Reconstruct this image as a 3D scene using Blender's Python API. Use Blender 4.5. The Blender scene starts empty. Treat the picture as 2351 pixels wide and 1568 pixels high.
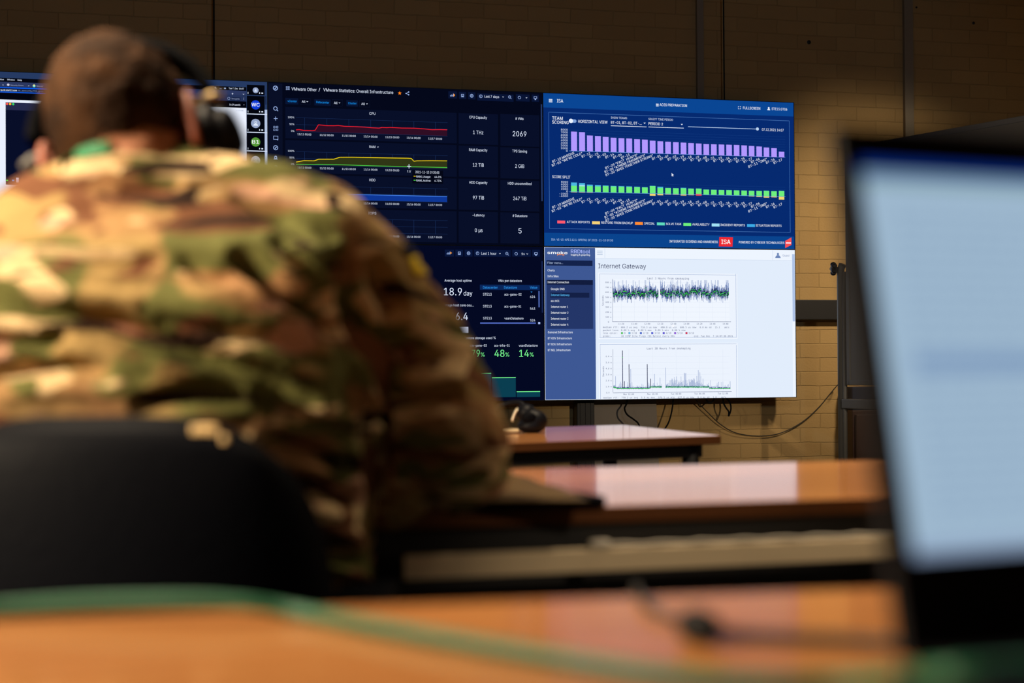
import bpy, bmesh, math, random
from mathutils import Vector, Matrix
from mathutils.bvhtree import BVHTree
from mathutils import noise as mn

sc = bpy.context.scene
# ------------------------------------------------------------------ camera
CAM = Vector((-0.70556, -6.67349, 0.907))
CR = Vector((0.96652772, -0.25648559, -0.0062697)).normalized()
CU = Vector((0.00290179, -0.01350732, 0.99990456)).normalized()
CF = Vector((0.2565458, 0.96645367, 0.01231093)).normalized()
FPX = 3595.27
cd = bpy.data.cameras.new('camera'); cam = bpy.data.objects.new('camera', cd)
sc.collection.objects.link(cam); sc.camera = cam
cam.matrix_world = Matrix((( CR.x, CU.x, -CF.x, CAM.x), (CR.y, CU.y, -CF.y, CAM.y), (CR.z, CU.z, -CF.z, CAM.z), (0, 0, 0, 1)))
cd.sensor_width = 36; cd.lens = FPX / 2351 * 36
cd.clip_start = .02
cd.dof.use_dof = True; cd.dof.focus_distance = 6.85; cd.dof.aperture_fstop = 2.5; cd.dof.aperture_blades = 0
# ------------------------------------------------------------------ view, world, lights
vs = sc.view_settings
vs.view_transform = 'Standard'; vs.look = 'None'; vs.gamma = 1; vs.exposure = 0; vs.use_curve_mapping = False
wd = bpy.data.worlds.new('world'); sc.world = wd; wd.use_nodes = True
wd.node_tree.nodes['Background'].inputs[0].default_value = (.92, .95, 1, 1)
wd.node_tree.nodes['Background'].inputs[1].default_value = .058

def area(name, loc, size, power, col, spread=120, aim=None, sy=None):
    l = bpy.data.lights.new(name, 'AREA'); l.shape = 'RECTANGLE'; l.size = size; l.size_y = sy or size
    l.energy = power; l.color = col; l.spread = math.radians(spread)
    o = bpy.data.objects.new(name, l); sc.collection.objects.link(o); o.location = loc
    if aim: o.rotation_euler = (Vector(aim) - Vector(loc)).to_track_quat('-Z', 'Y').to_euler()
    return o
def spot(name, loc, aim, power, col, ang, blend, r=.08):
    l = bpy.data.lights.new(name, 'SPOT'); l.energy = power; l.color = col
    l.spot_size = math.radians(ang); l.spot_blend = blend; l.shadow_soft_size = r
    o = bpy.data.objects.new(name, l); sc.collection.objects.link(o); o.location = loc
    o.rotation_euler = (Vector(aim) - Vector(loc)).to_track_quat('-Z', 'Y').to_euler()
    return o
WARM = (1, .80, .55)
area('ceiling_lamp_light', (-1.15, -4.45, 2.85), .5, 31, WARM, 110)
area('ceiling_lamp_light', (1.2, -4.8, 2.85), .4, 21, WARM, 90)
spot('rear_fill_light', (-1.0, -8.4, 2.6), (-.66, -5.0, .84), 26, WARM, 11, 1, .05)  # added fill from behind for the man's back, no fixture there
area('ceiling_lamp_light', (-3.7, -5.7, 2.35), .4, 42, WARM, 70, (-.5, -4.9, .9))
area('ceiling_lamp_light', (.7, -2.9, 2.85), .4, 7, WARM, 70)
spot('wall_spot_and_fill', (3.1, -2.6, 2.85), (2.85, .17, 1.27), 300, WARM, 34, 1, .16)
spot('wall_spot_and_fill', (2.3, -7.6, 2.1), (1.85, .17, .62), 430, WARM, 12, 1, .05)  # added fill for the wall below the screens, no such fixture
spot('rear_fill_light', (-.1, -8.6, 2.8), (.0, -4.8, .60), 190, WARM, 9, 1, .05)  # added fill to brighten the cable tray, not a room lamp
spot('cool_fill_light', (0, -8.8, 2.9), (.9, .17, 2.2), 100, (.55, .75, 1), 40, .6, .1)  # added cool fill that lifts the upper wall, not a projector

# ------------------------------------------------------------------ helpers
COL = sc.collection
def lin(c):
    return tuple(((x/255) / 12.92 if x/255 <= .04045 else ((x/255 + .055) / 1.055) ** 2.4) for x in c)
def ray(u, v): return CF + CR * ((u - 1175.5) / FPX) - CU * ((v - 784) / FPX)
def at(u, v, d): return CAM + ray(u, v) * d                       # a point at depth d
def aty(u, v, Y): r = ray(u, v); return CAM + r * ((Y - CAM.y) / r.y)
def atz(u, v, z): r = ray(u, v); return CAM + r * ((z - CAM.z) / r.z)

def mat(name, col, rough=.6, metal=0, spec=.5, bump=None, coat=0, emit=None):
    m = bpy.data.materials.new(name); m.use_nodes = True
    b = m.node_tree.nodes['Principled BSDF']
    b.inputs['Base Color'].default_value = (*col, 1); b.inputs['Roughness'].default_value = rough
    b.inputs['Metallic'].default_value = metal; b.inputs['Specular IOR Level'].default_value = spec
    b.inputs['Coat Weight'].default_value = coat
    nt = m.node_tree
    n = nt.nodes.new('ShaderNodeTexNoise'); tc = nt.nodes.new('ShaderNodeTexCoord')
    nt.links.new(tc.outputs['Object'], n.inputs['Vector']); n.inputs['Scale'].default_value = bump[0] if bump else 60
    n.inputs['Detail'].default_value = 4
    bp = nt.nodes.new('ShaderNodeBump'); bp.inputs['Strength'].default_value = bump[1] if bump else .05
    bp.inputs['Distance'].default_value = bump[2] if bump else .001
    nt.links.new(n.outputs['Fac'], bp.inputs['Height']); nt.links.new(bp.outputs['Normal'], b.inputs['Normal'])
    if emit:
        b.inputs['Emission Color'].default_value = (*emit[:3], 1); b.inputs['Emission Strength'].default_value = emit[3]
    return m
def tag(o, label=None, cat=None, group=None, kind=None):
    if label: o['label'] = label
    if cat: o['category'] = cat
    if group: o['group'] = group
    if kind: o['kind'] = kind
    return o
def empty(name, loc=(0, 0, 0), label=None, cat=None, group=None):
    o = bpy.data.objects.new(name, None); COL.objects.link(o); o.location = loc; o.empty_display_size = .05
    bpy.context.view_layer.update()
    return tag(o, label, cat, group)
def setpar(o, p):
    o.parent = p; M = Matrix.Translation(p.location) if p.parent is None else p.matrix_world
    o.matrix_parent_inverse = M.inverted()
def link(name, me, m, parent=None, smooth=False):
    o = bpy.data.objects.new(name, me); COL.objects.link(o)
    if m: me.materials.append(m)
    if smooth: me.polygons.foreach_set('use_smooth', [True] * len(me.polygons))
    if parent: setpar(o, parent)
    return o
class MB:
    def __init__(s): s.bm = bmesh.new()
    def box(s, a, b, bev=0, ax=None, o=None):
        """a..b corners; ax = 3 axes, o = origin for an oriented box"""
        a, b = Vector(a), Vector(b); c = (a + b) / 2; d = b - a
        r = bmesh.ops.create_cube(s.bm, size=1)['verts']
        for v in r: v.co = Vector((v.co.x * d.x, v.co.y * d.y, v.co.z * d.z)) + c
        if bev:
            ed = list({e for v in r for e in v.link_edges})
            q = bmesh.ops.bevel(s.bm, geom=ed, offset=bev, segments=2, affect='EDGES', profile=.5)
            r = list({v for f in q['faces'] for v in f.verts} | {v for v in r if v.is_valid})
        if ax:
            for v in r: v.co = Vector(o) + ax[0] * v.co.x + ax[1] * v.co.y + ax[2] * v.co.z
        return s
    def prism(s, pts, z0, z1, bev=0):
        lo = [s.bm.verts.new((p[0], p[1], z0)) for p in pts]; hi = [s.bm.verts.new((p[0], p[1], z1)) for p in pts]
        n = len(pts); s.bm.faces.new(hi); s.bm.faces.new(lo[::-1])
        for i in range(n): s.bm.faces.new((lo[i], lo[(i+1) % n], hi[(i+1) % n], hi[i]))
        if bev:
            ed = list({e for v in lo + hi for e in v.link_edges})
            bmesh.ops.bevel(s.bm, geom=ed, offset=bev, segments=2, affect='EDGES', profile=.5)
        return s
    def tube(s, pts, r, n=10, sub=6, smooth=True, cap=True):
        P = [Vector(p) for p in pts]
        if smooth and len(P) > 2:
            Q = []; E = [2*P[0]-P[1]] + P + [2*P[-1]-P[-2]]
            for i in range(1, len(E)-2):
                for k in range(sub):
                    t = k/sub; a, b, c, d = E[i-1:i+3]
                    Q.append(.5*((2*b)+(c-a)*t+(2*a-5*b+4*c-d)*t*t+(3*b-a-3*c+d)*t**3))
            P = Q + [P[-1]]
        R = r if callable(r) else (lambda t: r)
        T = (P[1]-P[0]).normalized(); N = T.orthogonal().normalized(); rings = []
        for i, p in enumerate(P):
            t2 = (P[min(i+1, len(P)-1)] - P[max(i-1, 0)])
            t2 = t2.normalized() if t2.length > 1e-9 else T
            N = (N - t2 * N.dot(t2)).normalized(); B = t2.cross(N); rr = R(i/(len(P)-1))
            rings.append([s.bm.verts.new(p + (N*math.cos(a)+B*math.sin(a))*rr) for a in [2*math.pi*k/n for k in range(n)]])
        for a, b in zip(rings, rings[1:]):
            for k in range(n): s.bm.faces.new((a[k], a[(k+1) % n], b[(k+1) % n], b[k]))
        if cap: s.bm.faces.new(rings[0][::-1]); s.bm.faces.new(rings[-1])
        return s
    def ball(s, c, r, ax=None, sub=3):
        r = (r, r, r) if not hasattr(r, '__len__') else r
        q = bmesh.ops.create_icosphere(s.bm, subdivisions=sub, radius=1)['verts']
        ax = ax or (Vector((1, 0, 0)), Vector((0, 1, 0)), Vector((0, 0, 1)))
        for v in q: v.co = Vector(c) + ax[0]*v.co.x*r[0] + ax[1]*v.co.y*r[1] + ax[2]*v.co.z*r[2]
        return s
    def chain(s, pts, sub=2, step=.018):
        for (p, r), (q, t) in zip(pts, pts[1:]):
            p, q = Vector(p), Vector(q); n = max(1, int((q-p).length/step))
            for k in range(n+1): s.ball(p.lerp(q, k/n), r+(t-r)*k/n, sub=sub)
        return s
    def lathe(s, c, axis, prof, n=32):
        A = Vector(axis).normalized(); N = A.orthogonal().normalized(); B = A.cross(N); rings = []
        for (h, r) in prof:
            rings.append([s.bm.verts.new(Vector(c) + A*h + (N*math.cos(a)+B*math.sin(a))*max(r, 1e-5)) for a in [2*math.pi*k/n for k in range(n)]])
        for a, b in zip(rings, rings[1:]):
            for k in range(n): s.bm.faces.new((a[k], a[(k+1) % n], b[(k+1) % n], b[k]))
        s.bm.faces.new(rings[0][::-1]); s.bm.faces.new(rings[-1])
        return s
    def build(s, name, m, parent=None, smooth=False):
        bmesh.ops.recalc_face_normals(s.bm, faces=s.bm.faces)
        me = bpy.data.meshes.new(name); s.bm.to_mesh(me); s.bm.free()
        return link(name, me, m, parent, smooth)
    def union(s, name, m, voxel, smooth_it, parent=None, post=None, decim=None):
        """one continuous skin grown over the overlapping volumes"""
        me = bpy.data.meshes.new(name); s.bm.to_mesh(me); s.bm.free()
        o = bpy.data.objects.new(name + '_tmp', me); COL.objects.link(o)
        r = o.modifiers.new('r', 'REMESH'); r.mode = 'VOXEL'; r.voxel_size = voxel; r.adaptivity = 0
        if smooth_it:
            q = o.modifiers.new('s', 'SMOOTH'); q.iterations = smooth_it; q.factor = .5
        dg = bpy.context.evaluated_depsgraph_get()
        me2 = bpy.data.meshes.new_from_object(o.evaluated_get(dg)); me2.name = name
        bpy.data.objects.remove(o); bpy.data.meshes.remove(me)
        if post: post(me2)
        me2.materials.clear()
        return link(name, me2, m, parent, True)

# ------------------------------------------------------------------ materials
M = {}
M['black'] = mat('black_metal', (.008, .008, .010), .5)
M['blackplastic'] = mat('black_plastic', (.004, .0045, .008), .5, spec=.2)
M['leather'] = mat('black_leather', (.002, .0025, .005), .6, spec=.07, bump=(90, .4, .002))
M['grey'] = mat('grey_metal', (.13, .125, .115), .45)
M['beige'] = mat('beige_metal', (.80, .64, .42), .5)
M['board'] = mat('pale_board', (.30, .255, .21), .7)
M['cable'] = mat('black_rubber', (.005, .005, .006), .6, spec=.2)
M['greycable'] = mat('grey_rubber', (.035, .033, .03), .5)
M['whitecable'] = mat('white_rubber', (.55, .5, .42), .5)
M['darkwood'] = mat('dark_wood', (.045, .018, .010), .5)
M['silver'] = mat('silver', (.75, .66, .52), .3, .8)
M['skin'] = mat('skin', (.52, .23, .13), .55, bump=(120, .15, .002))
M['ear'] = mat('ear_skin', (.34, .09, .045), .5)
M['greenribbon'] = mat('green_ribbon', (.006, .22, .08), .6)
M['greencable'] = mat('green_cable', (.012, .125, .06), .5)
M['yellow'] = mat('yellow_embroidery', (.95, .68, .01), .7, bump=(300, .5, .001))
M['navy'] = mat('navy_embroidery', (.006, .012, .04), .7, bump=(300, .5, .001))
M['paper'] = mat('yellowed_paper', (.10, .056, .012), .6, bump=(200, .3, .001))
M['boot'] = mat('brown_suede', (.10, .055, .025), .8)
M['floor'] = mat('carpet', (.03, .03, .035), .95, bump=(300, .6, .002))
M['ceiling'] = mat('ceiling_paint', (.35, .33, .3), .9)
M['whiteboard'] = mat('board_surface', (.13, .12, .10), .35)
M['matte'] = mat('matte_black', (.002, .002, .003), .8, spec=.04)
M['glintpaint'] = mat('glint_paint', (.9, .62, .28), .5)  # colour of the glints painted on the chair back
M['glintgold'] = mat('glint_metal', (.5, .36, .18), .35, .6)  # gold tone in place of lamp glints on the headset
M['pageedge'] = mat('cream_plastic', (.8, .66, .4), .4)
M['cream'] = mat('cream_trim', (.32, .27, .20), .6)

def wood():
    m = bpy.data.materials.new('beech_laminate'); m.use_nodes = True; nt = m.node_tree; b = nt.nodes['Principled BSDF']
    tc = nt.nodes.new('ShaderNodeTexCoord'); mp = nt.nodes.new('ShaderNodeMapping'); mp.inputs['Scale'].default_value = (1.2, 22, 22)
    n = nt.nodes.new('ShaderNodeTexNoise'); n.inputs['Scale'].default_value = 3; n.inputs['Detail'].default_value = 6; n.inputs['Distortion'].default_value = .6
    r = nt.nodes.new('ShaderNodeValToRGB'); r.color_ramp.elements[0].position = .3; r.color_ramp.elements[1].position = .7
    r.color_ramp.elements[0].color = (.44, .175, .055, 1); r.color_ramp.elements[1].color = (.55, .235, .08, 1)
    nt.links.new(tc.outputs['Object'], mp.inputs['Vector']); nt.links.new(mp.outputs['Vector'], n.inputs['Vector'])
    nt.links.new(n.outputs['Fac'], r.inputs['Fac']); nt.links.new(r.outputs['Color'], b.inputs['Base Color'])
    b.inputs['Roughness'].default_value = .9; b.inputs['Specular IOR Level'].default_value = 0
    gl = nt.nodes.new('ShaderNodeBsdfGlossy'); gl.inputs['Roughness'].default_value = .12; gl.inputs['Color'].default_value = (1, 1, 1, 1)
    fr = nt.nodes.new('ShaderNodeFresnel'); fr.inputs['IOR'].default_value = 1.45
    mu = nt.nodes.new('ShaderNodeMath'); mu.operation = 'MULTIPLY'; mu.inputs[1].default_value = .74
    mx = nt.nodes.new('ShaderNodeMixShader'); out = nt.nodes['Material Output']
    nt.links.new(fr.outputs[0], mu.inputs[0]); nt.links.new(mu.outputs[0], mx.inputs[0]); nt.links.new(b.outputs[0], mx.inputs[1])
    nt.links.new(gl.outputs[0], mx.inputs[2]); nt.links.new(mx.outputs[0], out.inputs['Surface'])
    return m
M['wood'] = wood()
M['woodedge'] = mat('table_edge_dark', (.13, .045, .014), .5, spec=.2)  # side faces of the table tops, darker than the upper face

def brick():
    m = bpy.data.materials.new('painted_brick'); m.use_nodes = True; nt = m.node_tree; b = nt.nodes['Principled BSDF']
    tc = nt.nodes.new('ShaderNodeTexCoord'); mp = nt.nodes.new('ShaderNodeMapping')
    mp.inputs['Rotation'].default_value = (math.radians(-90), 0, 0)
    mp.inputs['Location'].default_value = (.03, .021, 0)
    br = nt.nodes.new('ShaderNodeTexBrick'); br.inputs['Scale'].default_value = 1
    br.inputs['Brick Width'].default_value = .205; br.inputs['Row Height'].default_value = .067
    br.inputs['Mortar Size'].default_value = .0035; br.inputs['Mortar Smooth'].default_value = 1; br.inputs['Bias'].default_value = 0
    br.inputs['Color1'].default_value = (.50, .325, .135, 1); br.inputs['Color2'].default_value = (.56, .37, .155, 1)
    br.inputs['Mortar'].default_value = (.50, .33, .138, 1)
    nw = nt.nodes.new('ShaderNodeTexNoise'); nw.inputs['Scale'].default_value = 9; nw.inputs['Detail'].default_value = 4
    nt.links.new(tc.outputs['Object'], nw.inputs['Vector'])
    vm = nt.nodes.new('ShaderNodeVectorMath'); vm.operation = 'MULTIPLY_ADD'; vm.inputs[1].default_value = (.012, .012, .012)
    nt.links.new(nw.outputs['Color'], vm.inputs[0]); nt.links.new(tc.outputs['Object'], vm.inputs[2])
    nt.links.new(vm.outputs[0], mp.inputs['Vector']); nt.links.new(mp.outputs['Vector'], br.inputs['Vector'])
    nt.links.new(br.outputs['Color'], b.inputs['Base Color'])
    n = nt.nodes.new('ShaderNodeTexNoise'); n.inputs['Scale'].default_value = 110; n.inputs['Detail'].default_value = 5
    nt.links.new(tc.outputs['Object'], n.inputs['Vector'])
    n2 = nt.nodes.new('ShaderNodeTexNoise'); n2.inputs['Scale'].default_value = 14; nt.links.new(tc.outputs['Object'], n2.inputs['Vector'])
    add = nt.nodes.new('ShaderNodeMath'); add.operation = 'MULTIPLY_ADD'; add.inputs[1].default_value = .75
    nt.links.new(n.outputs['Fac'], add.inputs[0])
    inv = nt.nodes.new('ShaderNodeMath'); inv.operation = 'MULTIPLY_ADD'; inv.inputs[1].default_value = -1.1; inv.inputs[2].default_value = 1
    nt.links.new(br.outputs['Fac'], inv.inputs[0]); nt.links.new(inv.outputs[0], add.inputs[2])
    add2 = nt.nodes.new('ShaderNodeMath'); add2.operation = 'MULTIPLY_ADD'; add2.inputs[1].default_value = .5
    nt.links.new(n2.outputs['Fac'], add2.inputs[0]); nt.links.new(add.outputs[0], add2.inputs[2])
    bp = nt.nodes.new('ShaderNodeBump'); bp.inputs['Strength'].default_value = 1; bp.inputs['Distance'].default_value = .0019
    nt.links.new(add2.outputs[0], bp.inputs['Height']); nt.links.new(bp.outputs['Normal'], b.inputs['Normal'])
    b.inputs['Roughness'].default_value = .75; b.inputs['Specular IOR Level'].default_value = .25
    return m
M['brick'] = brick()

def camo():
    m = bpy.data.materials.new('camouflage_cloth'); m.use_nodes = True; nt = m.node_tree; b = nt.nodes['Principled BSDF']
    tc = nt.nodes.new('ShaderNodeTexCoord')
    def nz(scale, st, off, det=1.5, dist=.6):
        mp = nt.nodes.new('ShaderNodeMapping'); mp.inputs['Scale'].default_value = st; mp.inputs['Location'].default_value = off
        mp.inputs['Rotation'].default_value = (0, .12, 0)
        n = nt.nodes.new('ShaderNodeTexNoise'); n.inputs['Scale'].default_value = scale; n.inputs['Detail'].default_value = det
        n.inputs['Distortion'].default_value = dist; n.inputs['Roughness'].default_value = .4
        nt.links.new(tc.outputs['Object'], mp.inputs['Vector']); nt.links.new(mp.outputs['Vector'], n.inputs['Vector'])
        return n.outputs['Fac']
    def step(f, lo, hi):
        r = nt.nodes.new('ShaderNodeMapRange'); r.inputs['From Min'].default_value = lo; r.inputs['From Max'].default_value = hi
        nt.links.new(f, r.inputs['Value']); return r.outputs['Result']
    def mix(fac, a, c):
        x = nt.nodes.new('ShaderNodeMix'); x.data_type = 'RGBA'; nt.links.new(fac, x.inputs['Factor'])
        if isinstance(a, tuple): x.inputs['A'].default_value = (*a, 1)
        else: nt.links.new(a, x.inputs['A'])
        x.inputs['B'].default_value = (*c, 1); return x.outputs['Result']
    c = mix(step(nz(7, (1, 1, 1.6), (0, 0, 0)), .42, .6), (.36, .24, .092), (.35, .185, .082))
    c = mix(step(nz(8, (1, 1, 1.5), (3.1, 0, 5)), .50, .54), c, (.135, .135, .04))
    c = mix(step(nz(9, (.8, .8, 1.9), (7.7, 2, 1), 2, 1.0), .565, .59), c, (.16, .065, .03))
    c = mix(step(nz(11, (.7, .7, 2.1), (1.7, 9, 4), 1.5, .8), .585, .615), c, (.72, .52, .28))
    c = mix(step(nz(10, (.7, .7, 1.8), (21.7, 5, 4), 1.5, .8), .63, .66), c, (.60, .34, .22))
    c = mix(step(nz(11, (.55, .55, 2.8), (11.7, 6, 8), 2, 1.2), .615, .63), c, (.03, .014, .009))
    nt.links.new(c, b.inputs['Base Color']); b.inputs['Roughness'].default_value = .9; b.inputs['Specular IOR Level'].default_value = .15
    n = nt.nodes.new('ShaderNodeTexNoise'); n.inputs['Scale'].default_value = 30; n.inputs['Detail'].default_value = 5
    nt.links.new(tc.outputs['Object'], n.inputs['Vector'])
    bp = nt.nodes.new('ShaderNodeBump'); bp.inputs['Strength'].default_value = .5; bp.inputs['Distance'].default_value = .008
    nt.links.new(n.outputs['Fac'], bp.inputs['Height']); nt.links.new(bp.outputs['Normal'], b.inputs['Normal'])
    return m
M['camo'] = camo()

def hairmat():
    m = bpy.data.materials.new('brown_hair'); m.use_nodes = True; nt = m.node_tree; b = nt.nodes['Principled BSDF']
    tc = nt.nodes.new('ShaderNodeTexCoord'); n = nt.nodes.new('ShaderNodeTexNoise'); n.inputs['Scale'].default_value = 17; n.inputs['Detail'].default_value = 5
    nt.links.new(tc.outputs['Object'], n.inputs['Vector'])
    r = nt.nodes.new('ShaderNodeValToRGB'); r.color_ramp.elements[0].position = .35; r.color_ramp.elements[1].position = .68
    r.color_ramp.elements[0].color = (.016, .009, .006, 1); r.color_ramp.elements[1].color = (.085, .038, .016, 1)
    nt.links.new(n.outputs['Fac'], r.inputs['Fac']); nt.links.new(r.outputs['Color'], b.inputs['Base Color'])
    n2 = nt.nodes.new('ShaderNodeTexNoise'); n2.inputs['Scale'].default_value = 160; nt.links.new(tc.outputs['Object'], n2.inputs['Vector'])
    bp = nt.nodes.new('ShaderNodeBump'); bp.inputs['Strength'].default_value = .8; bp.inputs['Distance'].default_value = .006
    nt.links.new(n2.outputs['Fac'], bp.inputs['Height']); nt.links.new(bp.outputs['Normal'], b.inputs['Normal'])
    b.inputs['Roughness'].default_value = .8; b.inputs['Specular IOR Level'].default_value = .1
    return m
M['hair'] = hairmat()

pix = bpy.data.materials.new('lit_screen_pixels'); pix.use_nodes = True
_nt = pix.node_tree; _nt.nodes.clear()
_o = _nt.nodes.new('ShaderNodeOutputMaterial'); _e = _nt.nodes.new('ShaderNodeEmission'); _a = _nt.nodes.new('ShaderNodeAttribute'); _a.attribute_name = 'pixel'
_nt.links.new(_a.outputs['Color'], _e.inputs['Color']); _e.inputs['Strength'].default_value = 1.0
_nt.links.new(_e.outputs[0], _o.inputs[0]); M['pix'] = pix

# ------------------------------------------------------------------ room
WY = .17
def struct(name, mb, m): return tag(mb.build(name, m), kind='structure')
fl = struct('floor', MB().box((-4.5, -9, -.1), (5.5, WY, 0)), M['floor'])
wb = struct('wall_back', MB().box((-4.5, WY, 0), (5.5, WY+.15, 3.0)), M['brick'])
struct('wall_left', MB().box((-4.65, -9, 0), (-4.5, WY, 3.0)), M['brick'])
struct('wall_right', MB().box((5.5, -9, 0), (5.65, WY, 3.0)), M['brick'])
struct('wall_front', MB().box((-4.5, -9.15, 0), (5.5, -9, 3.0)), M['brick'])
struct('ceiling', MB().box((-4.5, -9, 3.0), (5.5, WY, 3.1)), M['ceiling'])
# vertical cable trunking on the wall and the dark dado rail
for i, (ua, ub) in enumerate(((1597, 1612), (2072, 2092))):
    xa = aty(ua, 100, WY).x; xb = aty(ub, 100, WY).x
    struct('trim_%d' % (i+1), MB().box((xa, WY-.022, 1.25), (xb, WY, 3.0), .002), M['cream'])
za = aty(1880, 689, WY).z; zb = aty(1880, 735, WY).z
struct('trim_3', MB().box((-4.5, WY-.05, zb), (5.5, WY, za), .004), M['black'])
for (u, v, r) in ((1857, 97, .010), (2235, 53, .007), (2104, 17, .005)):
    p = aty(u, v, WY)
    o = MB().lathe(p + Vector((0, -.004, 0)), (0, 1, 0), [(0, r*.4), (.002, r), (.0045, r)], 12).build('wall_plug', M['black'])
    tag(o, {1857: 'dark plug hole in the brick above the right screen', 2235: 'dark plug hole high on the wall at the upper right', 2104: 'smallest dark plug hole, near the ceiling right of the pale trunking'}[u], 'wall plug', None)

# ------------------------------------------------------------------ video wall
SW, SH, ZT = 1.2135, .6843, .907 + 1.19083
GAP = .0022
_fc = {}
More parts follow.
